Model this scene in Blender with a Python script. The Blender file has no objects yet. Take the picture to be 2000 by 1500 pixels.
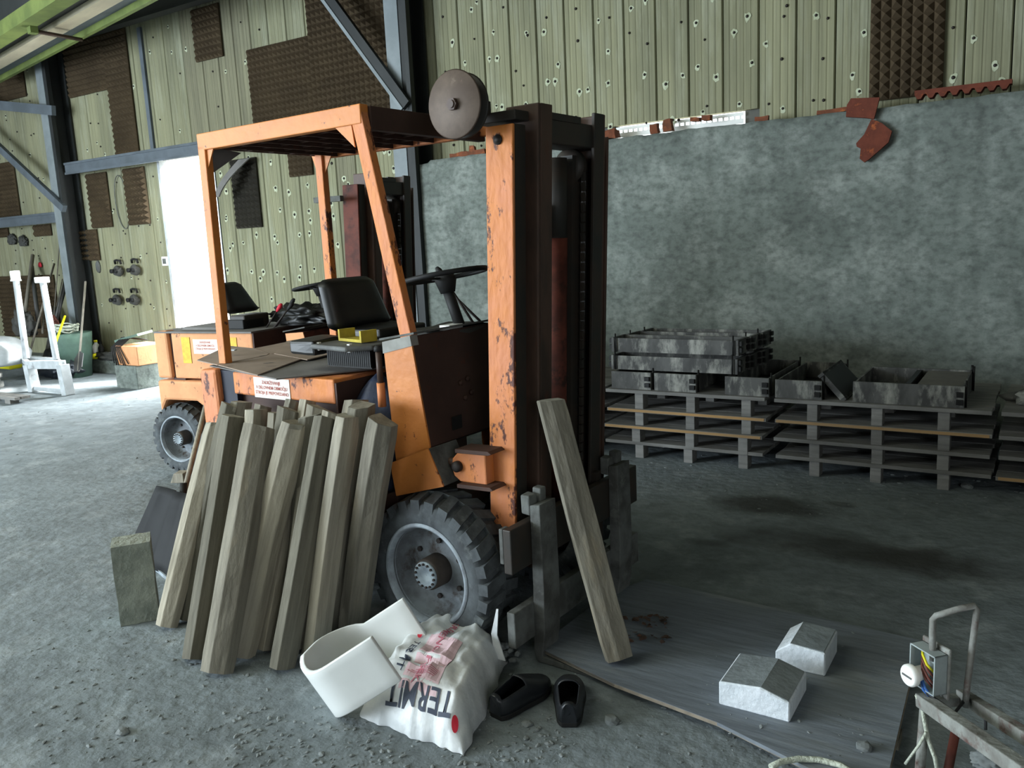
import bpy, bmesh, math, random
from mathutils import Vector, Matrix, noise
PI=math.pi
R=random.Random(7)
S=bpy.context.scene
C=S.collection
# ------------------------------------------------------------------ camera
F_PX=1639.7; PITCH=0.16962; ROLL=-0.048976; YAW=0.574245; CH=1.6
_h=Vector((-math.sin(YAW),math.cos(YAW),0)); _r=Vector((math.cos(YAW),math.sin(YAW),0)); _z=Vector((0,0,1))
FW=math.cos(PITCH)*_h-math.sin(PITCH)*_z; UP0=math.sin(PITCH)*_h+math.cos(PITCH)*_z
RT=math.cos(ROLL)*_r+math.sin(ROLL)*UP0; UP=-math.sin(ROLL)*_r+math.cos(ROLL)*UP0
CP=Vector((0,0,CH))
cd=bpy.data.cameras.new('camera'); cam=bpy.data.objects.new('camera',cd); C.objects.link(cam)
cd.sensor_width=36; cd.sensor_fit='HORIZONTAL'; cd.lens=36*F_PX/2000; cd.clip_start=.05; cd.clip_end=200
cam.matrix_world=Matrix((( RT.x,UP.x,-FW.x,CP.x),(RT.y,UP.y,-FW.y,CP.y),(RT.z,UP.z,-FW.z,CP.z),(0,0,0,1)))
S.camera=cam
# ------------------------------------------------------------------ light
S.view_settings.view_transform='Standard'; S.view_settings.look='None'; S.view_settings.gamma=1
S.view_settings.use_curve_mapping=False
S.view_settings.exposure=0.70
W=bpy.data.worlds.new('daylight'); S.world=W; W.use_nodes=True
wn=W.node_tree; bg=wn.nodes['Background']; bg.inputs[0].default_value=(.86,.95,1,1); bg.inputs[1].default_value=3.0
def area(name,loc,target,sx,sy,power,col):
    l=bpy.data.lights.new(name,'AREA'); l.shape='RECTANGLE'; l.size=sx; l.size_y=sy; l.energy=power; l.color=col
    o=bpy.data.objects.new(name,l); C.objects.link(o); o.location=loc
    o.rotation_euler=(Vector(target)-Vector(loc)).to_track_quat('-Z','Y').to_euler(); return o
area('gate_daylight',(-10.5,-4.2,2.3),(-3.2,3.0,.9),5.0,3.6,880,(.77,.895,1.0))
area('doorway_daylight',(-9.37,7.62,1.45),(-10.9,5.32,-.2),1.0,2.6,380,(.93,.98,1.0))
area('roof_light_daylight',(-6.5,.3,4.8),(-6.2,1.6,0),9.0,2.0,135,(.96,1.0,.86))
area('right_fill_light',(2.9,-1.5,1.8),(-1.5,3.4,1.0),2.4,2.2,52,(.92,.97,1.0))  # added soft fill from the right to lift the dark mast; no door there
sun=bpy.data.lights.new('sun','SUN'); sun.energy=15; sun.angle=math.radians(9); sun.color=(1,.97,.93)
so=bpy.data.objects.new('sun',sun); C.objects.link(so)
so.rotation_euler=Vector((-.65,-.60,-.62)).to_track_quat('-Z','Y').to_euler()
# ------------------------------------------------------------------ helpers: photograph pixel -> real point at a known height / plane
def ray(x,y): return FW+(x-1000)/F_PX*RT-(y-750)/F_PX*UP
def G(x,y,z=0.0):
    d=ray(x,y); return CP+d*((z-CH)/d.z)
def WY(x,y,Y):
    d=ray(x,y); return CP+d*(Y/d.y)
def lerp(a,b,t): return a+(b-a)*t
# ------------------------------------------------------------------ materials
MATS={}
def lin(c): return tuple((v/12.92 if v<=.04045 else ((v+.055)/1.055)**2.4) for v in c)
def mat(name,col,rough=.8,metal=0.0,col2=None,nscale=6,amt=.5,stretch=(1,1,1),bump=0.0,bscale=40,col3=None,n3=3,thr3=.62,soft3=.06,rnd=0.0,emit=0,spec=.3,grain=0.0,gstretch=None):
    m=bpy.data.materials.new(name); m.use_nodes=True; nt=m.node_tree; N=nt.nodes; L=nt.links
    b=N['Principled BSDF']; b.inputs['Roughness'].default_value=rough; b.inputs['Metallic'].default_value=metal
    b.inputs['Specular IOR Level'].default_value=spec
    tc=N.new('ShaderNodeTexCoord'); mp=N.new('ShaderNodeMapping'); mp.inputs['Scale'].default_value=stretch
    oi=N.new('ShaderNodeObjectInfo'); va=N.new('ShaderNodeVectorMath'); va.operation='ADD'
    ml=N.new('ShaderNodeMath'); ml.operation='MULTIPLY'; ml.inputs[1].default_value=37.0 if rnd or True else 0
    L.new(oi.outputs['Random'],ml.inputs[0]); L.new(tc.outputs['Object'],va.inputs[0]); L.new(ml.outputs[0],va.inputs[1]); L.new(va.outputs[0],mp.inputs[0])
    cur=None
    rgb=N.new('ShaderNodeRGB'); rgb.outputs[0].default_value=(*lin(col),1); cur=rgb.outputs[0]
    def layer(cur,c,scale,lo,hi,fac,src=None,detail=6,rg=.6):
        n=N.new('ShaderNodeTexNoise'); n.inputs['Scale'].default_value=scale; n.inputs['Detail'].default_value=detail; n.inputs['Roughness'].default_value=rg
        L.new(src or mp.outputs[0],n.inputs['Vector'])
        r=N.new('ShaderNodeMapRange'); r.inputs['From Min'].default_value=lo; r.inputs['From Max'].default_value=hi; r.inputs['To Max'].default_value=fac
        L.new(n.outputs['Fac'],r.inputs['Value'])
        mx=N.new('ShaderNodeMix'); mx.data_type='RGBA'; L.new(r.outputs[0],mx.inputs[0]); L.new(cur,mx.inputs[6]); mx.inputs[7].default_value=(*lin(c),1)
        return mx.outputs[2]
    if col2: cur=layer(cur,col2,nscale,.38,.62,amt*1.6 if amt<.6 else 1)
    if col3: cur=layer(cur,col3,n3,thr3-soft3,thr3+soft3,1,detail=9,rg=.68)
    if grain:
        m2=N.new('ShaderNodeMapping'); m2.inputs['Scale'].default_value=gstretch or (60,60,2); L.new(va.outputs[0],m2.inputs[0])
        cur=layer(cur,tuple(v*.45 for v in col),1,.42,.7,grain,src=m2.outputs[0],detail=4)
    if rnd:
        hs=N.new('ShaderNodeHueSaturation'); mr=N.new('ShaderNodeMapRange'); mr.inputs['To Min'].default_value=1-rnd; mr.inputs['To Max'].default_value=1+rnd
        L.new(oi.outputs['Random'],mr.inputs['Value']); L.new(mr.outputs[0],hs.inputs['Value']); L.new(cur,hs.inputs['Color']); cur=hs.outputs[0]
    L.new(cur,b.inputs['Base Color'])
    if emit:
        b.inputs['Emission Color'].default_value=(*lin(col),1); b.inputs['Emission Strength'].default_value=emit
    if bump:
        n=N.new('ShaderNodeTexNoise'); n.inputs['Scale'].default_value=bscale; n.inputs['Detail'].default_value=5; L.new(mp.outputs[0],n.inputs['Vector'])
        bp=N.new('ShaderNodeBump'); bp.inputs['Strength'].default_value=bump; bp.inputs['Distance'].default_value=.02; L.new(n.outputs['Fac'],bp.inputs['Height']); L.new(bp.outputs[0],b.inputs['Normal'])
    MATS[name]=m; return m
M={}
M['orange']=mat('orange_paint',(.80,.50,.24),.55,col2=(.72,.43,.20),nscale=5,amt=.45,col3=(.36,.20,.14),n3=22,thr3=.66,soft3=.02,bump=.15,bscale=25,spec=.4)
M['orange_worn']=mat('worn_orange_paint',(.80,.485,.22),.6,col2=(.78,.49,.34),nscale=7,amt=.5,col3=(.33,.17,.12),n3=13,thr3=.585,soft3=.02,bump=.3,bscale=30,spec=.4,stretch=(1,1,.5))
M['orange_pale']=mat('hazed_orange_paint',(.84,.61,.43),.7,col2=(.77,.54,.38),nscale=5,amt=.5,col3=(.42,.30,.24),n3=14,thr3=.66,soft3=.03,bump=.1)  # haze over the rear forklift is put into this paler orange
M['rust_red']=mat('red_oxide_steel',(.40,.20,.15),.7,col2=(.25,.12,.09),nscale=9,amt=.55,col3=(.15,.09,.07),n3=12,thr3=.6)
M['black_steel']=mat('greasy_black_steel',(.17,.165,.15),.55,.0,col2=(.22,.18,.15),nscale=8,amt=.5,spec=.4)
M['rail_steel']=mat('rusty_rail_steel',(.32,.24,.20),.5,.0,col2=(.22,.18,.155),nscale=10,amt=.55,stretch=(1,1,.3),col3=(.33,.20,.15),n3=12,thr3=.62)
M['dust_steel']=mat('dusty_dark_steel',(.40,.41,.40),.85,.0,col2=(.28,.28,.27),nscale=9,amt=.6,col3=(.42,.43,.41),n3=10,thr3=.63,bump=.2)
M['disc_steel']=mat('rusty_disc_steel',(.36,.31,.27),.6,.2,col2=(.29,.24,.21),nscale=12,amt=.5,col3=(.48,.43,.38),n3=14,thr3=.68)
M['dark_brown']=mat('dark_brown_steel',(.29,.21,.18),.7,col2=(.23,.165,.145),nscale=4,amt=.5,col3=(.34,.19,.13),n3=9,thr3=.66)
M['grey_paint']=mat('grey_filler_paint',(.57,.57,.55),.7,col2=(.48,.48,.46),nscale=12)
M['navy']=mat('navy_paint',(.15,.17,.23),.6,col2=(.11,.12,.17),nscale=8,col3=(.75,.76,.76),n3=28,thr3=.72,soft3=.01)
M['tyre']=mat('dusty_tyre_rubber',(.32,.34,.35),.9,col2=(.24,.25,.26),nscale=14,amt=.55,col3=(.40,.42,.42),n3=10,thr3=.62,bump=.2)
M['rim']=mat('dusty_grey_rim',(.50,.53,.55),.7,.1,col2=(.36,.37,.38),nscale=9,amt=.55,col3=(.27,.24,.22),n3=8,thr3=.6)
M['rim_lip']=mat('pale_rim_lip',(.62,.66,.69),.65,.1,col2=(.46,.48,.50),nscale=14,amt=.5)
M['hub']=mat('brown_hub',(.27,.235,.21),.7,.1,col2=(.20,.18,.16),nscale=14)
M['hub_face']=mat('pale_dusty_hub_face',(.58,.62,.64),.8,col2=(.42,.46,.49),nscale=22,amt=.5)
M['bolt']=mat('dark_bolt',(.22,.20,.19),.6,.4)
M['vinyl']=mat('black_vinyl',(.085,.088,.085),.45,col2=(.12,.12,.115),nscale=9,amt=.4,spec=.5)
M['plastic']=mat('black_plastic',(.12,.12,.12),.65,spec=.3)
M['shoe']=mat('black_leather',(.105,.115,.13),.4,col2=(.17,.18,.20),nscale=9,amt=.4,spec=.5)
M['shoe_in']=mat('shoe_lining',(.05,.05,.05),.9)
M['grey_plastic']=mat('grey_plastic',(.42,.43,.42),.6,col2=(.3,.3,.3),nscale=10)
M['yellow']=mat('yellow_card',(.77,.70,.25),.7,col2=(.62,.56,.22),nscale=10)
M['yellow_bright']=mat('yellow_plastic',(.93,.90,.15),.5)
M['yellow_label']=mat('yellow_label',(.86,.73,.28),.7,col2=(.78,.62,.26),nscale=30)
M['white_label']=mat('white_label',(.93,.90,.86),.6,col2=(.85,.82,.78),nscale=12,amt=.4)
M['red_ink']=mat('red_ink',(.70,.38,.34),.7)
M['red']=mat('red_print',(.80,.18,.25),.6)
M['blue_print']=mat('blue_grey_print',(.22,.25,.31),.6)
M['pink_print']=mat('faded_red_print',(.70,.40,.46),.7)
M['pink_panel']=mat('pale_pink_print',(.83,.72,.74),.7,col2=(.78,.66,.69),nscale=8)
M['wood']=mat('weathered_post_wood',(.55,.53,.475),.9,col2=(.45,.43,.385),nscale=4,amt=.55,stretch=(1,1,.35),col3=(.57,.53,.45),n3=5,thr3=.62,rnd=.16,grain=.5,gstretch=(45,45,2.2),bump=.35,bscale=30)
M['wood_pale']=mat('pale_post_wood',(.67,.64,.57),.9,col2=(.58,.56,.51),nscale=4,amt=.55,stretch=(1,1,.35),rnd=.10,grain=.4,gstretch=(45,45,2.2),bump=.35,bscale=30)
M['wood_dark']=mat('dark_post_wood',(.47,.455,.405),.9,col2=(.385,.37,.325),nscale=4,amt=.55,stretch=(1,1,.35),rnd=.12,grain=.4,gstretch=(45,45,2.2),bump=.35,bscale=30)
M['wood_end']=mat('sawn_end_grain',(.58,.57,.52),.95,col2=(.44,.42,.37),nscale=25,rnd=.12)
M['pallet']=mat('pallet_wood',(.52,.515,.50),.9,col2=(.42,.415,.40),nscale=5,amt=.55,stretch=(.4,1,1),rnd=.14,grain=.35,gstretch=(3,40,40),bump=.2)
M['pallet_new']=mat('fresh_pallet_edge',(.66,.52,.34),.85,col2=(.55,.46,.34),nscale=3,amt=.5,stretch=(.5,1,1))
M['ply']=mat('grey_plywood',(.49,.52,.55),.9,col2=(.41,.435,.465),nscale=2.5,amt=.55,stretch=(.35,1.6,1),col3=(.52,.54,.55),n3=3,thr3=.6,grain=.3,gstretch=(2.5,55,10),bump=.25,bscale=18)
M['ply_edge']=mat('plywood_edge',(.56,.52,.46),.9,col2=(.42,.39,.35),nscale=18)
M['card']=mat('brown_cardboard',(.60,.535,.48),.9,col2=(.53,.47,.42),nscale=5,amt=.5,rnd=.04)
M['board']=mat('grey_hardboard',(.47,.46,.45),.85,col2=(.40,.39,.38),nscale=5)
M['ceramic']=mat('white_ceramic',(.90,.91,.90),.35,col2=(.84,.85,.84),nscale=4,amt=.3,spec=.5)
M['sack']=mat('white_sack_plastic',(.86,.87,.87),.45,col2=(.70,.72,.73),nscale=6,amt=.5,bump=.35,bscale=14,spec=.5)
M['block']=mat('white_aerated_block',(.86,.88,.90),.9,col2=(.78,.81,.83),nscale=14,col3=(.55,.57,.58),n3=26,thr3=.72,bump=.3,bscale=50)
M['block_top']=mat('grey_block_face',(.52,.55,.56),.95,col2=(.44,.465,.475),nscale=10,bump=.2)
M['kerb']=mat('grey_concrete_slab',(.60,.62,.575),.95,col2=(.44,.465,.435),nscale=9,amt=.5,col3=(.54,.56,.54),n3=22,thr3=.64,bump=.35,bscale=90)
M['rubber']=mat('black_rubber_sheet',(.085,.09,.095),.7,col2=(.12,.125,.13),nscale=5,spec=.2)
M['bagblue']=mat('navy_nylon',(.22,.25,.33),.5,col2=(.15,.17,.22),nscale=8,amt=.5,bump=.4,bscale=14)
M['mould']=mat('cement_stained_mould_steel',(.33,.33,.32),.65,.0,col2=(.20,.20,.195),nscale=8,amt=.5,stretch=(1,1,.4),col3=(.55,.55,.52),n3=9,thr3=.57,soft3=.07)
M['mould_dark']=mat('oily_mould_steel',(.13,.13,.125),.5,.3,col2=(.09,.09,.09),nscale=8)
M['cement']=mat('cured_cement_fill',(.42,.41,.38),.95,col2=(.37,.36,.34),nscale=6)
M['tile']=mat('terracotta_clay',(.42,.22,.16),.9,col2=(.33,.17,.13),nscale=12,col3=(.62,.33,.18),n3=12,thr3=.64)
M['brickbit']=mat('broken_brick',(.47,.27,.18),.9,col2=(.35,.22,.16),nscale=14,col3=(.66,.38,.2),n3=15,thr3=.63)
M['foam']=mat('brown_acoustic_foam',(.30,.255,.195),.95,col2=(.255,.215,.165),nscale=3,amt=.5,spec=.1)
M['foam_dark']=mat('dark_acoustic_foam',(.21,.20,.175),.95,col2=(.17,.16,.145),nscale=3,spec=.1)
M['beam']=mat('blue_grey_steel_paint',(.36,.39,.42),.6,col2=(.29,.315,.335),nscale=3,amt=.5)
M['beam_light']=mat('pale_grey_steel_paint',(.50,.53,.54),.6,col2=(.42,.45,.46),nscale=3,amt=.5)
M['beam_dark']=mat('dark_grey_steel',(.17,.18,.18),.6,col2=(.13,.14,.14),nscale=3)
M['green']=mat('green_painted_steel',(.44,.49,.27),.6,col2=(.34,.39,.22),nscale=3)
M['beige']=mat('beige_painted_steel',(.80,.76,.66),.35,col2=(.66,.62,.54),nscale=3,stretch=(.3,1,1))
M['white_steel']=mat('white_painted_steel',(.72,.74,.75),.5,col2=(.60,.62,.63),nscale=6,amt=.5,col3=(.42,.42,.42),n3=5,thr3=.68)
M['white']=mat('white_plastic',(.90,.90,.88),.5)
M['splash']=mat('cement_splashed_pipe',(.55,.56,.54),.9,col2=(.42,.41,.39),nscale=14,amt=.55,col3=(.36,.27,.25),n3=10,thr3=.62,bump=.3)
M['tool_wood']=mat('old_tool_handle',(.50,.48,.44),.85,col2=(.40,.38,.35),nscale=5,rnd=.2)
M['tool_steel']=mat('old_tool_steel',(.30,.30,.30),.6,.3,rnd=.25)
M['bin_green']=mat('green_bin_plastic',(.36,.46,.41),.6,col2=(.30,.38,.34),nscale=5)
M['bottle_green']=mat('green_bottle_plastic',(.25,.42,.20),.4)
M['blackbag']=mat('black_bin_bag',(.14,.16,.19),.3,spec=.6,bump=.6,bscale=12)
M['cable']=mat('black_cable',(.12,.12,.12),.5)
M['stone']=mat('grey_rubble',(.50,.52,.52),.95,col2=(.40,.42,.42),nscale=12,rnd=.1)
M['rope']=mat('white_twine',(.72,.74,.68),.9,bump=.5,bscale=90)
M['blue']=mat('blue_wire',(.25,.42,.68),.5); M['wire_red']=mat('brown_wire',(.40,.22,.19),.5); M['wire_yel']=mat('yellow_green_wire',(.80,.76,.16),.5)
M['box_clear']=mat('clear_grey_plastic',(.62,.66,.66),.4,col2=(.52,.55,.55),nscale=9)
M['ceil']=mat('olive_roof_sheet',(.46,.46,.34),.9,col2=(.34,.34,.27),nscale=2,amt=.5)
M['dark_wall']=mat('dark_shed_wall',(.38,.38,.36),.95,col2=(.32,.32,.30),nscale=1)
M['glove']=mat('grey_leather',(.26,.26,.25),.8)
M['plank']=mat('grey_green_wall_panel',(.55,.545,.435),.9,col2=(.455,.455,.37),nscale=1.1,amt=.5,stretch=(3,1,.45),col3=(.60,.605,.52),n3=1.7,thr3=.60,soft3=.10,rnd=.05,grain=.28,gstretch=(60,1,.5))
M['plank_brown']=mat('brown_grey_wall_panel',(.50,.49,.40),.9,col2=(.44,.43,.355),nscale=1.3,amt=.5,stretch=(3,1,.4),rnd=.03,grain=.4,gstretch=(38,1,.8))
M['patch']=mat('pale_filler_patch',(.73,.75,.65),.95,col2=(.62,.64,.53),nscale=20)
M['outside']=mat('bright_gravel_yard',(.75,.74,.70),.9)
def conc_mat():
    m=mat('cast_concrete_wall',(.47,.50,.475),.95,col2=(.385,.41,.39),nscale=1.6,amt=.55,col3=(.545,.57,.545),n3=2.6,thr3=.56,soft3=.09,bump=.8,bscale=7,grain=.55,gstretch=(14,14,20))
    return m
M['conc']=conc_mat()
def floor_mat():
    m=mat('dusty_concrete_floor',(.50,.535,.55),.95,col2=(.44,.47,.48),nscale=1.2,amt=.5,col3=(.57,.60,.61),n3=3.5,thr3=.60,soft3=.08,bump=.5,bscale=22,grain=.35,gstretch=(9,9,9))
    nt=m.node_tree; N=nt.nodes; L=nt.links; b=N['Principled BSDF']
    cur=b.inputs['Base Color'].links[0].from_socket
    geo=N.new('ShaderNodeNewGeometry'); nz=N.new('ShaderNodeTexNoise'); nz.inputs['Scale'].default_value=3.5; nz.inputs['Detail'].default_value=5
    L.new(geo.outputs['Position'],nz.inputs['Vector'])
    # old oil stains, each with its own place and size on the slab
    for (px,py,rx,ry,k) in ((1500,985,.26,.22,.75),(1640,985,.10,.05,.5),(1690,1075,.62,.20,.72),(1790,1100,.25,.2,.6),(1380,1060,.1,.05,.4),(1200,1240,.2,.1,.3)):
        c=G(px,py)
        s=N.new('ShaderNodeVectorMath'); s.operation='SUBTRACT'; L.new(geo.outputs['Position'],s.inputs[0]); s.inputs[1].default_value=c
        mp=N.new('ShaderNodeVectorMath'); mp.operation='MULTIPLY'; mp.inputs[1].default_value=(1/rx,1/ry,0); L.new(s.outputs[0],mp.inputs[0])
        ln=N.new('ShaderNodeVectorMath'); ln.operation='LENGTH'; L.new(mp.outputs[0],ln.inputs[0])
        ad=N.new('ShaderNodeMath'); ad.operation='ADD'; L.new(ln.outputs['Value'],ad.inputs[0])
        sc=N.new('ShaderNodeMath'); sc.operation='MULTIPLY_ADD'; L.new(nz.outputs['Fac'],sc.inputs[0]); sc.inputs[1].default_value=1.8; sc.inputs[2].default_value=-.9; L.new(sc.outputs[0],ad.inputs[1])
        r=N.new('ShaderNodeMapRange'); r.inputs['From Min'].default_value=.5; r.inputs['From Max'].default_value=1.25; r.inputs['To Min'].default_value=k; r.inputs['To Max'].default_value=0; L.new(ad.outputs[0],r.inputs['Value'])
        mx=N.new('ShaderNodeMix'); mx.data_type='RGBA'; L.new(r.outputs[0],mx.inputs[0]); L.new(cur,mx.inputs[6]); mx.inputs[7].default_value=(.035,.034,.03,1); cur=mx.outputs[2]
    L.new(cur,b.inputs['Base Color']); return m
M['floor']=floor_mat()
# ------------------------------------------------------------------ mesh helpers
def bm_(): return bmesh.new()
def hexa(bm,P,mi=0):
    v=[bm.verts.new(p) for p in P]
    for f in ((0,3,2,1),(4,5,6,7),(0,1,5,4),(1,2,6,5),(2,3,7,6),(3,0,4,7)):
        q=bm.faces.new([v[i] for i in f]); q.material_index=mi
def box(bm,x0,x1,y0,y1,z0,z1,mi=0):
    hexa(bm,[(x0,y0,z0),(x1,y0,z0),(x1,y1,z0),(x0,y1,z0),(x0,y0,z1),(x1,y0,z1),(x1,y1,z1),(x0,y1,z1)],mi)
def prism(bm,poly,d0,d1,axis='y',mi=0):
    """poly in the two other axes (x,z for y; y,z for x; x,y for z) extruded from d0 to d1"""
    def P(a,b,d): return (a,d,b) if axis=='y' else ((d,a,b) if axis=='x' else (a,b,d))
    A=[bm.verts.new(P(a,b,d0)) for a,b in poly]; B=[bm.verts.new(P(a,b,d1)) for a,b in poly]
    n=len(poly); fs=[bm.faces.new(A),bm.faces.new(B[::-1])]
    for i in range(n): fs.append(bm.faces.new([A[i],B[i],B[(i+1)%n],A[(i+1)%n]]))
    for f in fs: f.material_index=mi
def frame(d):
    d=Vector(d).normalized(); u=d.orthogonal().normalized() if abs(d.z)>.99 else d.cross(Vector((0,0,1))).normalized(); return u,u.cross(d)
def tube(bm,pts,r,n=8,closed=False,cap=True,mi=0):
    pts=[Vector(p) for p in pts]; rings=[]; k=len(pts); rr=r if isinstance(r,(list,tuple)) else [r]*k; pu=None
    for i,p in enumerate(pts):
        if closed: d=pts[(i+1)%k]-pts[i-1]
        else: d=pts[min(i+1,k-1)]-pts[max(i-1,0)]
        d.normalize()
        if pu is None: u,_=frame(d)
        else:
            u=pu-d*pu.dot(d); u=u.normalized() if u.length>1e-5 else frame(d)[0]
        pu=u; w=d.cross(u)
        rings.append([bm.verts.new(p+rr[i]*(math.cos(2*PI*j/n)*u+math.sin(2*PI*j/n)*w)) for j in range(n)])
    m=k if closed else k-1
    for i in range(m):
        a=rings[i]; b=rings[(i+1)%k]
        for j in range(n):
            f=bm.faces.new([a[j],a[(j+1)%n],b[(j+1)%n],b[j]]); f.smooth=n>5; f.material_index=mi
    if cap and not closed:
        f=bm.faces.new(rings[0][::-1]); f.material_index=mi; f=bm.faces.new(rings[-1]); f.material_index=mi
def bar(bm,a,b,w,h,up=(0,0,1),mi=0):
    a=Vector(a);b=Vector(b);d=(b-a).normalized();u=d.cross(Vector(up)).normalized();v=u.cross(d)
    P=[]
    for q in (a,b):
        for s,t in ((-1,-1),(1,-1),(1,1),(-1,1)): P.append(q+u*w*.5*s+v*h*.5*t)
    hexa(bm,P,mi)
def lathe(bm,prof,n=32,axis='y',c=(0,0,0),mi=0,smooth=True,caps=True):
    """prof: (radius, along)"""
    c=Vector(c); rings=[]
    for r,a in prof:
        ring=[]
        for j in range(n):
            t=2*PI*j/n; x,y=r*math.cos(t),r*math.sin(t)
            ring.append(bm.verts.new(c+(Vector((x,a,y)) if axis=='y' else (Vector((x,y,a)) if axis=='z' else Vector((a,x,y))))))
        rings.append(ring)
    for a,b in zip(rings,rings[1:]):
        for j in range(n):
            f=bm.faces.new([a[j],a[(j+1)%n],b[(j+1)%n],b[j]]); f.smooth=smooth; f.material_index=mi
    for ring,rv in ((rings[0],1),(rings[-1],0)):
        if caps and (ring[0].co-ring[n//2].co).length>1e-4:
            f=bm.faces.new(ring[::-1] if rv else ring); f.material_index=mi
def obj(name,bm,m,parent=None,bev=0,loc=None,rot=None,fixn=True,weld=False):
    if weld: bmesh.ops.remove_doubles(bm,verts=bm.verts,dist=1e-5)
    if fixn: bmesh.ops.recalc_face_normals(bm,faces=bm.faces)
    me=bpy.data.meshes.new(name); bm.to_mesh(me); bm.free()
    for x in (m if isinstance(m,(list,tuple)) else [m]): me.materials.append(M[x] if isinstance(x,str) else x)
    o=bpy.data.objects.new(name,me); C.objects.link(o)
    if parent is not None: o.parent=parent
    if loc is not None: o.location=loc
    if rot is not None: o.rotation_euler=rot
    if bev:
        b=o.modifiers.new('bevel','BEVEL'); b.width=bev; b.segments=2; b.limit_method='ANGLE'; b.angle_limit=.7
    return o
def tag(o,label=None,cat=None,group=None,kind=None):
    if label: o['label']=label
    if cat: o['category']=cat
    if group: o['group']=group
    if kind: o['kind']=kind
    return o
def thing(name,label,cat,loc=(0,0,0),rot=(0,0,0),group=None):
    o=bpy.data.objects.new(name,None); C.objects.link(o); o.location=loc; o.rotation_euler=rot; o.empty_display_size=.1
    return tag(o,label,cat,group)
def struct(name,bm,m,parent=None,bev=0):
    o=obj(name,bm,m,parent,bev)
    if parent is None: o['kind']='structure'
    return o
def inst(o,parent,loc=None,rot=None,scale=None):
    c=o.copy(); C.objects.link(c); c.parent=parent
    if loc is not None: c.location=loc
    if rot is not None: c.rotation_euler=rot
    if scale is not None: c.scale=scale
    return c
def jitter(bm,a,s=8):
    for v in bm.verts:
        n=noise.noise_vector(v.co*s); v.co+=n*a
def text_bm(s,size,align='CENTER'):
    cu=bpy.data.curves.new('t','FONT'); cu.body=s; cu.size=size; cu.align_x=align; cu.align_y='CENTER'; cu.resolution_u=2; cu.offset=.012*size
    o=bpy.data.objects.new('t',cu); C.objects.link(o); bpy.context.view_layer.update()
    me=bpy.data.meshes.new_from_object(o.evaluated_get(bpy.context.evaluated_depsgraph_get()))
    bm=bm_(); bm.from_mesh(me); bpy.data.objects.remove(o); bpy.data.curves.remove(cu); bpy.data.meshes.remove(me); return bm
# ================================================================== SETTING
CY=6.85      # face of the concrete wall
PY=7.10      # face of the panelled wall
X0,X1=-15.0,3.2
bm=bm_(); box(bm,X0,X1,-6,PY+.1,-.2,0); struct('floor',bm,'floor')
bm=bm_(); box(bm,X0-.2,X1+.2,-6,PY+.2,5.0,5.08)
for i in range(46):
    x=X0+.2+i*.4; box(bm,x,x+.08,-6,PY,4.96,5.0)
struct('ceiling',bm,'ceil')
bm=bm_(); box(bm,X1,X1+.15,-6.1,PY+.2,-.2,5.0); struct('wall_right',bm,'dark_wall')
bm=bm_(); box(bm,X0-.15,X0,-1.2,PY+.2,-.2,5.0); struct('wall_left',bm,'dark_wall')
bm=bm_(); box(bm,-4.5,X1+.2,-6.15,-6.0,-.2,5.0); box(bm,X0-.1,-4.5,-6.15,-6.0,4.3,5.0); struct('wall_front',bm,'dark_wall')
DX0,DX1,DZ=-9.89,-8.85,2.84
GX0,GX1=WY(1203,270,PY).x,WY(1452,236,PY).x
bm=bm_()
Yb,Yc=PY+.05,PY+.09
box(bm,X0,DX0-.02,Yb,Yc,0,5); box(bm,DX0-.02,DX1+.02,Yb,Yc,DZ+.01,5); box(bm,DX1+.02,-5.6,Yb,Yc,0,5)
box(bm,-5.6,GX0,Yb,Yc,2.0,5); box(bm,GX0,GX1,Yb,Yc,2.56,5); box(bm,GX1,X1,Yb,Yc,2.0,5)
wall=struct('wall_back',bm,'dark_wall')
tag(wall,'shed wall of weathered grey-green ribbed panels above and beside the concrete wall')
# ribbed wall panels, each its own plank
def plank(x0,x1,z0,z1,m='plank',ribs=5,y=PY):
    bm=bm_(); w=x1-x0; prof=[(x0+.004,y+.05),(x0+.004,y+.012),(x0+.012,y)]
    for k in range(1,ribs):
        xr=x0+w*k/ribs; d=.0035
        prof+= [(xr-.010,y),(xr-.004,y+d),(xr+.004,y+d),(xr+.010,y)]
    prof+=[(x1-.012,y),(x1-.004,y+.012),(x1-.004,y+.05)]
    prism(bm,prof,z0,z1,'z'); return obj('plank',bm,m,wall)
def zbot(a,b):
    m=(a+b)/2
    if m>-5.6: return 2.56 if GX0-.05<m<GX1+.05 else 2.30
    if DX0-.02<m<DX1+.02: return DZ
    return .18
xs=[]; x=-14.9
for w_ in (.62,.62,.62,.62,.3,.74,.62,.62,.30):  xs.append(x); x+=w_
xs=[v for v in xs if v<-10.4]+[-10.20,DX0]
xs+= [DX0+.34,DX0+.69,DX1]
x=DX1
while x<X1-.31: x+=.2945; xs.append(x)
for a,b in zip(xs,xs[1:]):
    br = -9.3<(a+b)/2<-8.3 or -6.9<(a+b)/2<-6.6
    if -8.95<(a+b)/2<-8.0:
        plank(a,b,2.9,4.98,'plank_brown'); plank(a,b,.18,2.9,'plank')
    else: plank(a,b,zbot(a,b),4.98,'plank_brown' if br else 'plank',ribs=5 if b-a<.4 else 9)
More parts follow.
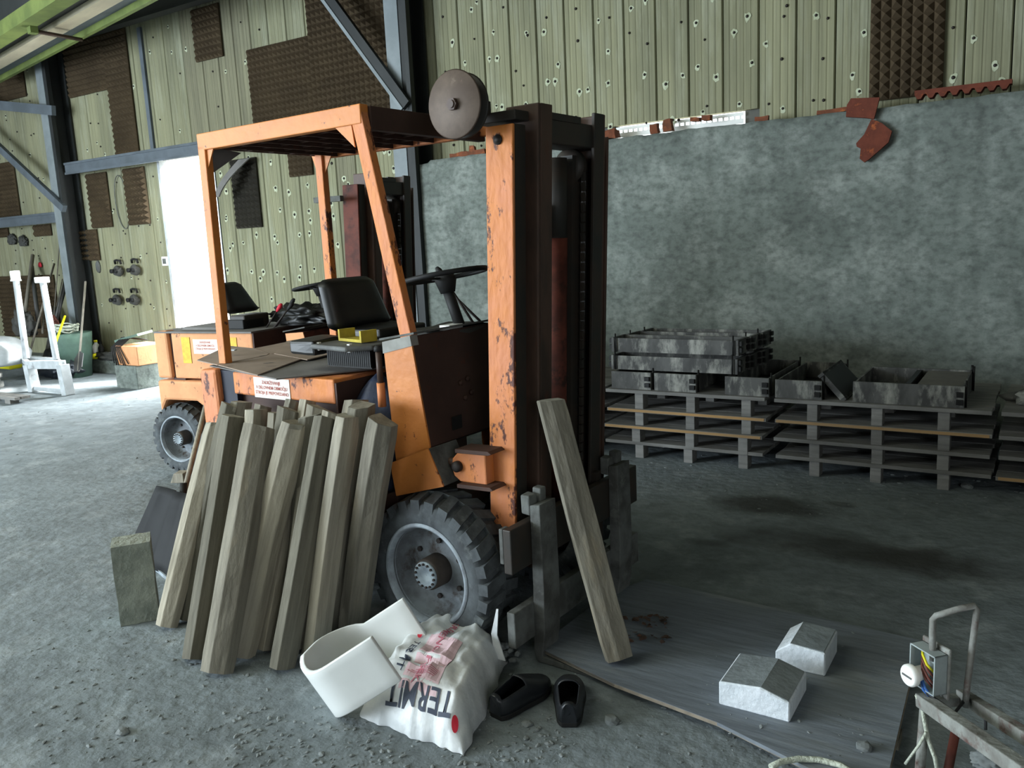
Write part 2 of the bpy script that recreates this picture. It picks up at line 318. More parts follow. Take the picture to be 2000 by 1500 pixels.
# nail bosses with pale filler smeared round them
bmn=bm_(); bmp=bm_(); rr=random.Random(3)
def boss(x,z,big=1.0,patch=True):
    y=PY-.001
    lathe(bmn,[(.0001,-.012),(.009*big,-.010),(.013*big,0)],7,'y',(x,y-.002,z))
    if patch:
        n=11; ring=[]; c=bmp.verts.new((x,y-.0035,z))
        for j in range(n):
            t=2*PI*j/n; r=.028*big*(.7+.7*rr.random()); ring.append(bmp.verts.new((x+r*math.cos(t)*.8,y-.0035+.0015,z+r*math.sin(t)*(1.25 if math.sin(t)<0 else .9))))
        for j in range(n): bmp.faces.new([c,ring[j],ring[(j+1)%n]])
zl=[.62,1.0,1.35,1.72,2.05,2.32,2.62,2.95,3.25,3.55,3.85,4.15,4.45,4.75]
for a,b in zip(xs,xs[1:]):
    zb=zbot(a,b); w=b-a
    for z in zl:
        if z<zb+.06: continue
        if a>-5.6:
            for k in range(rr.choice((1,1,2,2))): boss(rr.uniform(a+.05,b-.05),z+rr.uniform(-.10,.10),rr.uniform(.8,1.15),rr.random()<.55)
        elif a>DX1-.01 and z<2.8:
            for k in range(rr.choice((1,1,2))): boss(rr.uniform(a+.05,b-.05),z+rr.uniform(-.12,.12),rr.uniform(1.0,1.35),rr.random()<.9)
        else:
            for k in range(2 if w>.4 else rr.choice((0,1))): boss(rr.uniform(a+.05,b-.05),z+rr.uniform(-.12,.12),rr.uniform(.75,1.0),rr.random()<.25)
tag(obj('panel_nail',bmn,'bolt',wall),'dark rusty nail heads scattered over the panels',kind='stuff')
tag(obj('filler_patch',bmp,'patch',wall,fixn=False),'pale filler smears round the nail heads',kind='stuff')
# dark wide joint strip left of the doorway
bm=bm_(); box(bm,-10.02,-9.95,PY-.03,PY+.01,2.9,4.5); struct('trim_1',bm,'beam')
# concrete wall, slightly uneven, with form-board seams
bm=bm_(); nx,nz=230,46; Lx=X1+5.62; V=[]
for i in range(nx+1):
    x=-5.62+Lx*i/nx; top=2.425+.018*noise.noise(Vector((x*2.2,0,3)))+.008*noise.noise(Vector((x*11,0,7)))-(.03 if x<-5.3 else 0)
    col=[]
    for j in range(nz+1):
        z=top*j/nz
        y=CY+.010*noise.noise(Vector((x*1.3,z*1.6,0)))+.004*noise.noise(Vector((x*7,z*7,4)))
        for xj in (-3.86,-2.36,-1.97,-.86,-.42,.6,2.1):
            dd=abs(x-xj-.02*noise.noise(Vector((xj,z*2,0)))); y+= .012*max(0,1-dd/.035)
        for zj in (.62,1.27,1.88):
            dd=abs(z-zj-.012*noise.noise(Vector((x*1.5,zj,0)))); y-= .006*max(0,1-dd/.05)
        if j==nz: y+=.012
        col.append(bm.verts.new((x,y,z)))
    V.append(col)
for i in range(nx):
    for j in range(nz):
        f=bm.faces.new([V[i][j],V[i+1][j],V[i+1][j+1],V[i][j+1]]); f.smooth=True
T=[bm.verts.new((c[-1].co.x,PY+.05,c[-1].co.z+.01)) for c in V]
for i in range(nx): bm.faces.new([V[i][-1],V[i+1][-1],T[i+1],T[i]])
B0=bm.verts.new((-5.62,PY+.05,0)); bm.faces.new([V[0][j] for j in range(nz+1)]+[T[0],B0])
struct('wall_concrete',bm,'conc')
# kerb at the foot of the left wall
bm=bm_(); box(bm,X0,DX0-.02,CY+.02,PY+.04,0,.20); box(bm,DX1,-5.6,CY+.02,PY+.04,0,.20); bmesh.ops.subdivide_edges(bm,edges=bm.edges,cuts=6,use_grid_fill=True); jitter(bm,.012,3); struct('trim_2',bm,'conc')
# mesh strip seen in the daylight gap above the concrete wall
t_=thing('mesh_strip','white perforated strip bridging the daylight gap on top of the concrete wall','strip',((GX0+GX1)/2,PY+.01,2.50))
hw=(GX1-GX0)/2
bm=bm_(); box(bm,-hw,hw,0,.004,-.045,-.005); obj('lower_band',bm,'white',t_)
bm=bm_(); box(bm,-hw,hw,0,.004,.018,.045); obj('upper_band',bm,'white',t_)
bm=bm_()
for k in range(24): box(bm,-hw+k*hw/12+.012,-hw+k*hw/12+.028,0,.004,-.005,.018)
tag(obj('mesh_web',bm,'white',t_),kind='stuff')
# doorway frame and the yard outside
bm=bm_(); box(bm,DX0-.05,DX0,PY-.02,PY+.10,.0,DZ); box(bm,DX0-.05,DX1,PY-.02,PY+.10,DZ,DZ+.035); box(bm,DX1,DX1+.03,PY,PY+.1,0,DZ); struct('door_1',bm,'white_steel')
bm=bm_(); box(bm,-40,30,PY+.12,60,-.25,-.05); tag(obj('yard',bm,'outside'),kind='structure')
# steel columns, beams and braces of the frame
def steel(label,name='steel_beam',cat='beam',loc=(0,0,0),group=None): return thing(name,label,cat,loc,group=group)
def column(x,label):
    t=thing('steel_column',label,'column',(x,6.95,0))
    bm=bm_(); box(bm,-.15,.02,-.13,-.10,0,4.9); obj('front_flange',bm,'beam_light',t)  # lit left half of the column, put into a lighter material
    bm=bm_(); box(bm,.02,.15,-.12,-.10,0,4.9); box(bm,-.01,.01,-.10,.13,0,4.9); box(bm,-.15,.15,.11,.13,0,4.9); obj('web',bm,'beam_dark',t)  # shade of the right half and recess is put into a darker material
    bm=bm_(); box(bm,.10,.15,-.16,-.12,0,4.9); obj('edge_angle',bm,'beam_dark',t)
    return t
column(-11.88,'tall grey steel column standing among the leaning tools at the left')
column(-5.56,'grey steel column at the left end of the concrete wall')
def beamobj(a,b,w,h,label,m='beam',lip=True):
    a=Vector(a);b=Vector(b);c=(a+b)/2; t=thing('steel_beam',label,'beam',c)
    bm=bm_(); bar(bm,a-c,b-c,w,h); obj('web',bm,m,t)
    if lip:
        bm=bm_(); d=Vector((0,-w/2-.004,0)); u=Vector((0,0,h/2)); bar(bm,a-c+d-u,b-c+d-u,.02,.03); bar(bm,a-c+d+u,b-c+d+u,.02,.03); obj('flange',bm,m,t)
    return t
beamobj((-11.72,6.93,2.88),(-5.72,6.93,2.88),.10,.13,'grey steel rail running over the open doorway')
beamobj((-14.9,6.93,2.24),(-12.05,6.93,2.24),.10,.12,'grey steel rail low on the wall at the left edge')
beamobj((-14.9,6.85,4.60),(3.0,6.85,4.60),.16,.22,'dark steel eaves beam along the top of the panelled wall','beam_dark')
p=WY(105,216,6.78);q=WY(0,206,6.78); beamobj(q+(q-p)*.8,p,.06,.13,'short horizontal brace joined to the left column at mid height',lip=False)
p=WY(126,408,6.78);q=WY(0,289,6.78); beamobj(q+(q-p)*.6,p,.06,.10,'thin diagonal brace running down to the left column',lip=False)
p=WY(795,206,6.76);q=WY(645,0,6.76); t_=beamobj(q+(q-p)*.5,p,.05,.11,'dark diagonal brace meeting the column above the forklift guard','beam_dark',lip=False)
c=(q+(q-p)*.5+p)/2; bm=bm_(); d=Vector((-.045,-.02,-.035)); bar(bm,q+(q-p)*.5-c+d,p-c+d,.03,.035); obj('angle_edge',bm,'beam_light',t_)
# overhead girder near the roof, top left
ga=math.radians(-10.9); t_=thing('overhead_girder','overhead girder with green rims and a beige underside, near the roof','girder',(0,0,4.2),(0,0,ga))
def strip(u0,u1,n0,n1,z0,z1,m,name):
    bm=bm_(); box(bm,u0,u1,n0,n1,z0,z1); return obj(name,bm,m,t_)
strip(-13.9,-4,4.14,4.19,-.04,.10,'green','far_rim'); strip(-13.9,-4,3.97,4.14,.03,.05,'beam','grey_underside'); strip(-13.9,-4,3.79,3.97,-.01,.05,'beige','beige_underside')
strip(-13.9,-4,3.58,3.79,.05,.07,'beam_dark','dark_underside'); strip(-13.9,-4,3.40,3.58,-.05,.10,'green','near_rim')
strip(-13.9,-4,3.40,4.19,.10,.35,'beam_dark','girder_body')
Gi=Matrix.Rotation(-ga,4,'Z')
pa=Gi@G(62,58,4.12);pb=Gi@G(160,76,4.12)
bm=bm_(); tube(bm,[(pa.x,pa.y,-.09),(pb.x,pb.y,-.09)],.022,8); obj('cross_pipe',bm,'rail_steel',t_)
bm=bm_(); box(bm,pa.x-.05,pa.x+.05,pa.y-.03,pa.y+.05,-.12,-.03); obj('pipe_bracket',bm,'green',t_)
# ------------------------------------------------------------------ acoustic foam on the wall
def foam_tile_mesh(w,h,m,nx,nz,name='foam_tile'):
    bm=bm_(); d=.045; b=.015
    for i in range(nx):
        for j in range(nz):
            x0,x1=w*i/nx,w*(i+1)/nx; z0,z1=h*j/nz,h*(j+1)/nz
            P=[bm.verts.new(q) for q in ((x0,-b,z0),(x1,-b,z0),(x1,-b,z1),(x0,-b,z1))]; a=bm.verts.new(((x0+x1)/2,-d-b,(z0+z1)/2))
            for k in range(4): bm.faces.new([P[k],P[(k+1)%4],a])
    box(bm,0,w,-b+.0005,0,0,h)
    bmesh.ops.remove_doubles(bm,verts=bm.verts,dist=1e-4)
    me=bpy.data.meshes.new(name); bmesh.ops.recalc_face_normals(bm,faces=bm.faces); bm.to_mesh(me); bm.free(); me.materials.append(M[m]); return me
FM={}
def foam(label,rects,m='foam',ts=.5,pitch=.0715):
    """rects: pixel boxes given by (x_left_at_bottom,y_top_right..) already in wall metres (x0,z0,x1,z1)"""
    x0=min(r[0] for r in rects); z0=min(r[1] for r in rects)
    t=thing('acoustic_foam',label,'foam',(x0,PY-.012,z0))
    for a,b,c,d in rects:
        w,h=c-a,d-b; ni=max(1,round(w/ts)); nj=max(1,round(h/ts)); tw,th=w/ni,h/nj
        key=(round(tw,2),round(th,2),m)
        if key not in FM: FM[key]=foam_tile_mesh(tw,th,m,max(1,round(tw/pitch)),max(1,round(th/pitch)))
        for i in range(ni):
            for j in range(nj):
                o=bpy.data.objects.new('foam_tile',FM[key]); C.objects.link(o); o.parent=t; o.location=(a-x0+i*tw,-.002*((i+j)%2),b-z0+j*th)
    return t
foam('square foam sheet high on the wall above the hanging clay tile',[(-1.235,2.50,-.735,5.0)])
foam('large stepped field of brown foam above the forklift guard',[(-8.02,2.95,-7.02,3.92),(-7.02,2.95,-5.75,4.95)])
foam('small foam sheet hanging alone below the eaves beam',[(-8.93,3.92,-8.44,4.52)])
foam('wide brown foam field with a leg reaching down beside the left column',[(-11.70,3.85,-10.78,4.55),(-10.78,2.97,-10.28,4.55)])
foam('foam strip under the rail, nearer the left column',[(-11.55,2.05,-11.08,2.80)])
foam('foam strip under the rail, nearer the doorway',[(-10.68,2.05,-10.22,2.80)])
foam('torn foam piece low behind the left column',[(-11.95,1.60,-11.48,2.04)])
foam('foam sheet between the two braces at the left edge',[(-14.3,2.34,-13.42,3.15)])
foam('foam sheet high in the left corner under the girder',[(-14.2,4.02,-12.80,4.45)])
foam('small foam piece under the low left rail',[(-13.1,2.00,-12.64,2.17)],)
foam('foam scrap at the left edge below the rail',[(-14.4,2.03,-13.86,2.17)])
foam('tall foam field behind the leaning tools',[(-14.4,.45,-12.75,1.42)])
foam('peeling dark foam strip right of the doorway',[(-8.50,1.90,-8.05,2.72)],'foam_dark')
foam('short torn foam piece under the rail behind the guard',[(-7.50,2.44,-7.13,2.78)])
# flap of the peeling strip
bm=bm_(); n=8
pts=[]
for i in range(n+1):
    t=i/n; pts.append((lerp(-.02,-.34,t),-.05-.16*math.sin(t*PI*.6),lerp(.0,-.42,t)))
for i in range(n):
    a,b=pts[i],pts[i+1]; w=.22*(1-i/n*.5); w2=.22*(1-(i+1)/n*.5)
    hexa(bm,[(a[0],a[1],a[2]),(a[0]+w,a[1]-.02,a[2]),(b[0]+w2,b[1]-.02,b[2]),(b[0],b[1],b[2]),(a[0],a[1]+.02,a[2]),(a[0]+w,a[1],a[2]),(b[0]+w2,b[1],b[2]),(b[0],b[1]+.02,b[2])])
tag(obj('peeled_foam',bm,'board',loc=(-8.22,PY-.07,2.70)),'folded grey back of foam peeling off the dark strip by the doorway','foam')
# ------------------------------------------------------------------ clay bits on top of the concrete wall
def chunk(label,x,z,sx,sy,sz,m='brickbit',y=6.93,rz=0,name='brick_fragment'):
    bm=bm_(); box(bm,-sx/2,sx/2,-sy/2,sy/2,0,sz); bmesh.ops.subdivide_edges(bm,edges=bm.edges,cuts=2,use_grid_fill=True)
    for v in bm.verts: v.co+=noise.noise_vector(Vector((v.co.x*9+x*3,v.co.y*9,v.co.z*9)))*min(sx,sz)*.35
    return tag(obj(name,bm,m,loc=(x,y,z),rot=(0,0,rz)),label,'brick',)
def wx(px,py,Y=6.9): return WY(px,py,Y).x
TZ=2.44
chunk('broken brick lying beside the mast top on the concrete wall',wx(1187,268),TZ-.01,.16,.1,.08)
chunk('long red brick fragment just left of the mast on the wall top',wx(930,302),TZ-.02,.22,.1,.05)
chunk('rounded brown brick lump left of the mast on the wall top',wx(898,310),TZ-.03,.20,.1,.06)
chunk('small upright shard between the two brick lumps left of the mast',wx(921,295),TZ-.01,.06,.05,.09)
chunk('small brick crumb at the left end of the bright gap',wx(1272,250),TZ-.005,.07,.06,.08,y=6.98)
chunk('pointed brick crumb above the middle of the bright gap',wx(1298,243),TZ,.08,.05,.10,y=6.98)
chunk('flat clay crumb above the right half of the bright gap',wx(1352,238),TZ+.06,.08,.05,.03,y=6.98)
chunk('clay crumb right of the middle above the bright gap',wx(1374,236),TZ+.06,.07,.05,.04,y=6.98)
chunk('red clay crumb just right of the bright gap',wx(1487,229),TZ-.01,.10,.06,.04)
chunk('thin clay sliver left of the hanging tile',wx(1635,207),TZ-.01,.30,.06,.03)
def claytile(label,P,th=.022,m='tile'):
    bm=bm_(); P=[Vector(p) for p in P]; n=len(P); c=sum(P,Vector())/n; nn=Vector((0,-1,.1)).normalized()
    A=[bm.verts.new(p-c) for p in P]; B=[bm.verts.new(p-c-nn*th) for p in P]
    bm.faces.new(A); bm.faces.new(B[::-1])
    for i in range(n): bm.faces.new([A[i],B[i],B[(i+1)%n],A[(i+1)%n]])
    return tag(obj('clay_tile',bm,m,loc=c),label,'tile')
claytile('red clay roof tile lying over the edge of the concrete wall',[WY(*q,CY-.05) for q in ((1652,228),(1654,205),(1662,192),(1718,190),(1707,232),(1690,230))])
claytile('broken clay tile piece hanging down the concrete wall face',[WY(*q,CY-.05) for q in ((1702,232),(1722,240),(1742,256),(1735,278),(1696,312),(1688,317),(1679,310),(1681,290),(1673,286),(1672,280),(1688,262))])
t_=thing('clay_tile_row','long ribbed clay tile lying on the wall top at the far right','tile',(wx(1880,175),CY+.02,2.45))
bm=bm_(); box(bm,-.30,.30,-.02,.08,.03,.06); obj('tile_slab',bm,'tile',t_)
for k in range(8):
    bm=bm_(); prism(bm,[(-.03,.03),(.03,.03),(.012,0),(-.012,0)],-.02,.08,'y'); obj('tile_rib',bm,'tile',t_,loc=(-.27+k*.075,0,0))
claytile('torn white paper stuck to the concrete wall behind the steering wheel',[WY(*q,CY-.012) for q in ((817,522),(824,532),(828,556),(833,566),(831,590),(826,576),(816,572),(819,560))],th=.002,m='white').name='torn_paper'
bpy.data.objects['torn_paper']['category']='paper'
# ================================================================== FORKLIFTS
def wheel(parent,x,y,z,Rr,wd,side,lab=None):
    """tyre with tread blocks; side=-1 outer face looks to -y"""
    k=Rr/.315
    bm=bm_(); w=wd
    prof=[(.205*k,.012),(.215*k,.0),(.25*k,-.006),(.285*k,.004),(.298*k,.03),(.300*k,w/2),(.298*k,w-.03),(.285*k,w-.004),(.25*k,w+.006),(.215*k,w),(.205*k,w-.012),(.205*k,.012)]
    lathe(bm,[(r,a-w/2) for r,a in prof],48,'y',caps=False)
    n=26
    for i in range(n):
        for s in (-1,1):
            t=2*PI*(i+(0 if s<0 else .5))/n; dt=2*PI/n*.36
            def P(r,a,tt): return (r*math.cos(tt),a,r*math.sin(tt))
            a0=s*(w/2+.002); a1=-s*.004; sk=.09
            r0,r1=.262*k,.318*k
            lo=[P(r0+.0,a0,t-dt),P(r0,a0,t+dt),P(.290*k,a1,t+dt+sk),P(.290*k,a1,t-dt+sk)]
            hi=[P(r1-.012*k,a0-s*.004,t-dt*.85),P(r1-.012*k,a0-s*.004,t+dt*.85),P(r1,a1,t+dt*.8+sk),P(r1,a1,t-dt*.8+sk)]
            hexa(bm,lo+hi)
    o=obj('wheel',bm,'tyre',parent,loc=(x,y,z),rot=(0,R.uniform(0,6),0))
    s=side
    def L(prof): return [(r*k,s*a) for r,a in prof]
    d=-w/2
    f=.0
    bm=bm_(); lathe(bm,[(.213*k,s*(w/2-.0)),(.206*k,s*(w/2+.008)),(.196*k,s*(w/2+.002)),(.188*k,s*(w/2-.03))],48,'y',caps=False); obj('rim_lip',bm,'rim_lip',o,fixn=False)
    bm=bm_(); lathe(bm,[(.190*k,s*(w/2-.02)),(.180*k,s*(w/2-.075)),(.160*k,s*(w/2-.10)),(.110*k,s*(w/2-.09)),(.062*k,s*(w/2-.085))],48,'y',caps=False); obj('rim_dish',bm,'rim',o,fixn=False)
    bm=bm_(); lathe(bm,[(.066*k,s*(w/2-.10)),(.064*k,s*(w/2-.012)),(.058*k,s*(w/2-.004))],32,'y'); obj('hub',bm,'hub',o)
    bm=bm_(); lathe(bm,[(.057*k,s*(w/2-.006)),(.056*k,s*(w/2+.003)),(.036*k,s*(w/2+.004)),(.030*k,s*(w/2-.003)),(.001,s*(w/2-.004))],32,'y'); tag(obj('hub_cap',bm,'hub_face',o),'pale dusty hub face')
    bm=bm_(); lathe(bm,[(.0052*k,0),(.0052*k,.008),(.003*k,.010)],6,'y'); b0=obj('hub_bolt',bm,'bolt',o)
    for i in range(14):
        t=2*PI*i/14; bb=b0 if i==0 else inst(b0,o); bb.location=(.047*k*math.cos(t),s*(w/2+.006)-(.005 if s>0 else 0)-(.004 if s<0 else 0),.047*k*math.sin(t))
    bm=bm_(); lathe(bm,[(.011*k,0),(.011*k,.012),(.006*k,.020)],6,'y'); b0=obj('wheel_nut',bm,'bolt',o)
    for i in range(6):
        t=2*PI*(i+.3)/6; bb=b0 if i==0 else inst(b0,o); bb.location=(.118*k*math.cos(t),s*(w/2-.085)-(.014 if s>0 else 0)-(.006 if s<0 else 0),.118*k*math.sin(t))
    return o
def steering(parent,c,tilt,Rw=.19):
    base,hub=c
    bm=bm_(); n=28; pts=[(Rw*math.cos(2*PI*i/n),Rw*math.sin(2*PI*i/n),0) for i in range(n)]; tube(bm,pts,.011,8,closed=True)
    w=obj('steering_wheel',bm,'plastic',parent,loc=hub,rot=(0,tilt,0))
    bm=bm_()
    for i in range(3):
        t=2*PI*i/3+.5; bar(bm,(.02*math.cos(t),.02*math.sin(t),-.012),(Rw*math.cos(t),Rw*math.sin(t),0),.018,.008)
    obj('spoke',bm,'plastic',w)
    bm=bm_(); lathe(bm,[(.032,-.075),(.048,-.02),(.040,.004),(.02,.012),(.001,.012)],20,'z'); obj('hub_cover',bm,'plastic',w)
    bm=bm_(); tube(bm,[base,Vector(hub)+Vector((math.sin(tilt)*-.06,0,-.06))],.024,14); obj('steering_column',bm,'plastic',parent)
def seat_back(parent,s,t0,t1b,t1t,z0,z1,lean=.05):
    bm=bm_(); nx,nz=10,12; V=[]
    for sgn in (1,-1):
        g=[]
        for j in range(nz+1):
            v=j/nz; row=[]
            for i in range(nx+1):
                u=i/nx; e=min(u,1-u,v,1-v); th=.035*min(1,(e/.12))**.5
                rib=.006*abs(math.sin(v*PI*5)) if .15<u<.85 and .1<v<.95 else 0
                y=lerp(t0,lerp(t1b,t1t,v),u)
                cz=z0+(z1-z0)*v
                cu=(2*u-1); r=.02*(abs(cu)**8)*(1 if v>.5 else -1)
                row.append(bm.verts.new((s-lean*v+sgn*(th+(rib if sgn>0 else 0)),y,cz-r*abs(2*v-1)**6)))
            g.append(row)
        V.append(g)
    for k in (0,1):
        for j in range(nz):
            for i in range(nx):
                f=bm.faces.new([V[k][j][i],V[k][j][i+1],V[k][j+1][i+1],V[k][j+1][i]]); f.smooth=True
    bmesh.ops.remove_doubles(bm,verts=bm.verts,dist=1e-5)
    return obj('seat_back',bm,'vinyl',parent)
def forklift(label,loc,yaw,guard=True):
    f=thing('forklift',label,'forklift',loc,(0,0,yaw))
    OR='orange' if guard else 'orange_pale'
    for y,s in ((.10,-1),(.86,1)):
        wheel(f,-.045,y,.315,.315,.20,s); 
    for y,s in ((.085,-1),(.875,1)):
        wheel(f,-1.30,y,.262,.262,.15,s)
    bm=bm_(); box(bm,-1.40,-.05,.24,.72,.16,.50); box(bm,-1.36,-1.24,.1,.86,.2,.3); box(bm,-.09,.0,.14,.82,.25,.37); obj('chassis',bm,'black_steel',f,.01)
    # lower counterweight with wheel arches
    P=[(-1.47,.44),(-1.47,.70),(-.56,.70),(-.56,.30),(-.92,.30),(-1.02,.50),(-1.10,.55),(-1.40,.55)]
    bm=bm_(); prism(bm,P,.035,.25); prism(bm,P,.71,.925); box(bm,-1.47,-1.40,.25,.71,.44,.70); obj('counterweight',bm,'orange_worn' if guard else OR,f,.02)
    bm=bm_(); 
    for y0,y1 in ((.04,.14),(.82,.92)):
        prism(bm,[(-1.46,.715),(-1.46,1.06),(-1.33,1.07),(-1.32,.715)],y0,y1)
    box(bm,-1.45,-1.36,.12,.84,.715,1.05)
    obj('rear_pillar',bm,'orange_worn' if guard else OR,f,.018)
    bm=bm_(); box(bm,-1.335,-1.22,.07,.89,.70,1.06); tag(obj('pillar_gap_plate',bm,'navy' if guard else 'dark_brown',f),'navy plate speckled with paint' if guard else None)
    if guard:
        bm=bm_(); box(bm,-1.22,-.54,.055,.905,.955,1.06); hood=obj('hood',bm,'orange_worn',f,.008)
        bm=bm_(); box(bm,-1.22,-.56,.10,.86,.70,.955); obj('side_panel',bm,'dark_brown',f)
    else:
        bm=bm_(); box(bm,-1.30,-.54,.055,.905,.715,1.05); hood=obj('hood',bm,OR,f,.01)
        bm=bm_(); box(bm,-1.46,-.53,.04,.92,1.05,1.062); obj('hood_lid',bm,'board',f)
    # front end of the hood (battery side) and floor between
    bm=bm_(); box(bm,-.56,-.08,.12,.84,.42,.55); obj('floor_plate',bm,'dark_brown',f,.005)
    bm=bm_(); box(bm,-.542,-.53,.06,.90,.55,1.045 if guard else 1.06); obj('hood_front',bm,'dark_brown',f)
    # cowl
    P=[(-.300,1.215),(-.150,1.245),(-.085,.80),(-.275,.725)] if guard else [(-.30,1.04),(-.15,1.05),(-.085,.80),(-.275,.725)]
    bm=bm_(); prism(bm,P,.12,.128); obj('cowl_side',bm,OR,f)
    bm=bm_(); prism(bm,P,.128,.86); cw=obj('cowl',bm,'dark_brown' if guard else 'rust_red',f,.004)  # dark brown behind the thin orange side skin
    if guard:
        bm=bm_(); prism(bm,[(P[0][0]-.002,1.172),(P[0][0]-.002,1.219),(-.149,1.249),(-.143,1.208)],.117,.16); tag(obj('filler_band',bm,'grey_paint',f),'grey unpainted weld band')
        bm=bm_(); z=.86; box(bm,-.089,-.084,.27,.33,.84,.895); obj('cowl_opening',bm,'plastic',f)
        for (y,zz) in ((.37,1.02),(.42,1.03),(.385,.955),(.43,.97)):
            bm=bm_(); lathe(bm,[(.012,0),(.012,.01),(.004,.014)],8,'x',(-.150+(1.245-zz)*.146,y,zz)); obj('cowl_boss',bm,'dark_brown',f)
    # fender wedges under the cowl
    Pw=[(-.275,.68),(-.275,.725),(-.07,.805),(.0,.66),(-.26,.585)]
    for a,b in ((.09,.27),(.70,.88)):
        bm=bm_(); prism(bm,Pw,a,a+.006); obj('fender_side',bm,OR,f)
        bm=bm_(); prism(bm,Pw,a+.006,b); obj('fender',bm,'dust_steel' if a<.5 else 'dark_brown',f,.004)
    bm=bm_(); prism(bm,[(-.55,.50),(-.27,.60),(-.27,.46),(-.55,.40)],.11,.86); obj('step',bm,'dark_brown',f,.005)
    # dash top, steering, levers
    ztop=1.235 if guard else 1.06
    bm=bm_(); prism(bm,[(-.33,ztop-.012),(-.14,ztop+.018),(-.14,ztop+.026),(-.33,ztop-.004)],.13,.86); obj('dash_plate',bm,'dust_steel',f)
    zh=1.462 if guard else 1.345
    steering(f,((-.20,.5,ztop),(-.272,.5,zh)),-.16,.185)
    for k,(a,b,kn) in enumerate((((-.20,.60,ztop),(-.37,.60,ztop+.22),True),((-.20,.66,ztop),(-.42,.64,ztop+.19),False),((-.17,.70,ztop+.02),(-.15,.78,ztop+.05),True)) if guard else (((-.55,.30,1.06),(-.42,.33,1.20),True),((-.62,.30,1.06),(-.52,.33,1.19),True),((-.58,.36,1.06),(-.46,.40,1.22),True))):
        bm=bm_(); tube(bm,[a,b],.006,7); lv=obj('lever',bm,'bolt',f)
        if kn:
            d=(Vector(b)-Vector(a)).normalized(); bm=bm_(); tube(bm,[Vector(b)-d*.02,Vector(b),Vector(b)+d*.03,Vector(b)+d*.05],[.007,.013,.016,.008],10); obj('knob',bm,'plastic' if k!=1 else 'red',lv)
    if guard:
        bm=bm_(); box(bm,-.235,-.18,.40,.49,ztop-.0,ztop+.022); tag(obj('dash_label',bm,'white',f),'white block on the dash')
    # seat
    if guard:
        seat_back(f,-.74,.235,.645,.575,1.232,1.468)
        bm=bm_(); box(bm,-.80,-.77,.36,.48,1.10,1.30); obj('seat_post',bm,'black_steel',f)
        bm=bm_(); n=22
        for i in range(n):
            box(bm,-.66+i*.012*1.0,-.66+i*.012+.008,.14,.36,1.105,1.175)
        box(bm,-.655,-.40,.145,.355,1.1,1.17); tag(obj('seat_bellows',bm,'plastic',f),'black ribbed rubber seat bellows')
        bm=bm_(); P=[(-.72,.10),(-.46,.06),(-.38,.14),(-.38,.40),(-.72,.42)]; prism(bm,P,1.178,1.20,'z'); obj('seat_pan',bm,'grey_plastic',f,.008)
        bm=bm_(); box(bm,-.70,-.685,.12,.135,1.17,1.205); box(bm,-.50,-.485,.11,.125,1.17,1.205); tag(obj('pan_bolt',bm,'white',f),kind=None)
        bm=bm_(); box(bm,-.75,-.50,.30,.62,1.205,1.245); bmesh.ops.subdivide_edges(bm,edges=bm.edges,cuts=3,use_grid_fill=True); jitter(bm,.012,6); tag(obj('seat_cushion',bm,'vinyl',f,.01),'crumpled black seat cushion remnant')
        bm=bm_(); box(bm,-.86,-.70,.10,.30,1.15,1.21); bmesh.ops.subdivide_edges(bm,edges=bm.edges,cuts=2,use_grid_fill=True); jitter(bm,.014,7); obj('arm_pad',bm,'vinyl',f,.012)
        bm=bm_(); box(bm,-.45,-.15,.42,.72,1.205,1.235); bmesh.ops.subdivide_edges(bm,edges=bm.edges,cuts=4,use_grid_fill=True); jitter(bm,.014,6); tag(obj('floor_mat',bm,'glove',f,.01),'crumpled dark mat behind the dash')
        bm=bm_(); tube(bm,[(-.33,.12,1.04),(-.33,.12,1.185)],.013,10); lv=obj('brake_lever',bm,'rail_steel',f)
        bm=bm_(); tube(bm,[(-.33,.12,.95),(-.33,.12,1.05)],.017,10); obj('lever_sleeve',bm,'orange_worn',lv)
        bm=bm_(); tube(bm,[(-.33,.12,1.18),(-.33,.12,1.195),(-.33,.12,1.205)],[.018,.018,.010],10); obj('lever_cap',bm,'plastic',lv)
    else:
        seat_back(f,-.80,.10,.46,.30,1.175,1.40,.04)
        bm=bm_(); box(bm,-.86,-.72,.20,.46,1.062,1.16); obj('seat_box',bm,'black_steel',f,.01)
    # stickers
    bm=bm_(); 
    if guard: sx0,sx1,sz0,sz1,sy=-1.065,-.82,.952,1.045,.052
    else: sx0,sx1,sz0,sz1,sy=-1.09,-.86,.90,1.005,.052
    box(bm,sx0,sx1,sy,sy+.003,sz0,sz1); st=obj('warning_sticker',bm,'white_label',f); tag(st,'white sticker with faded red capitals')
    for i,tx in enumerate(('ZADRŽEVANJE','V DELOVNEM OBMOČJU','STROJA JE PREPOVEDANO')):
        tb=text_bm(tx,.021 if guard else .020)
        for v in tb.verts: v.co=Vector(((sx0+sx1)/2+v.co.x*(.92 if guard else .8),sy-.0012,sz1-.022-i*.0235+v.co.y))
        obj('sticker_text',tb,'red_ink',st,fixn=False)
    if not guard:
        bm=bm_(); box(bm,-1.20,-1.12,.051,.054,.83,1.02); obj('yellow_sticker',bm,'yellow_label',f)
        bm=bm_(); box(bm,-.74,-.68,.051,.054,.93,1.02); obj('yellow_sticker',bm,'yellow_label',f)
        bm=bm_(); box(bm,-.90,-.72,.18,.40,1.062,1.13); obj('battery_box',bm,'plastic',f,.006)
        bm=bm_(); box(bm,-1.28,-.92,.15,.6,1.062,1.08); obj('lid_board',bm,'board',f)
    # mast -------------------------------------------------
    zb,zt=.45,2.035
    def sh(z): return .050*(z-.5)           # slight forward lean
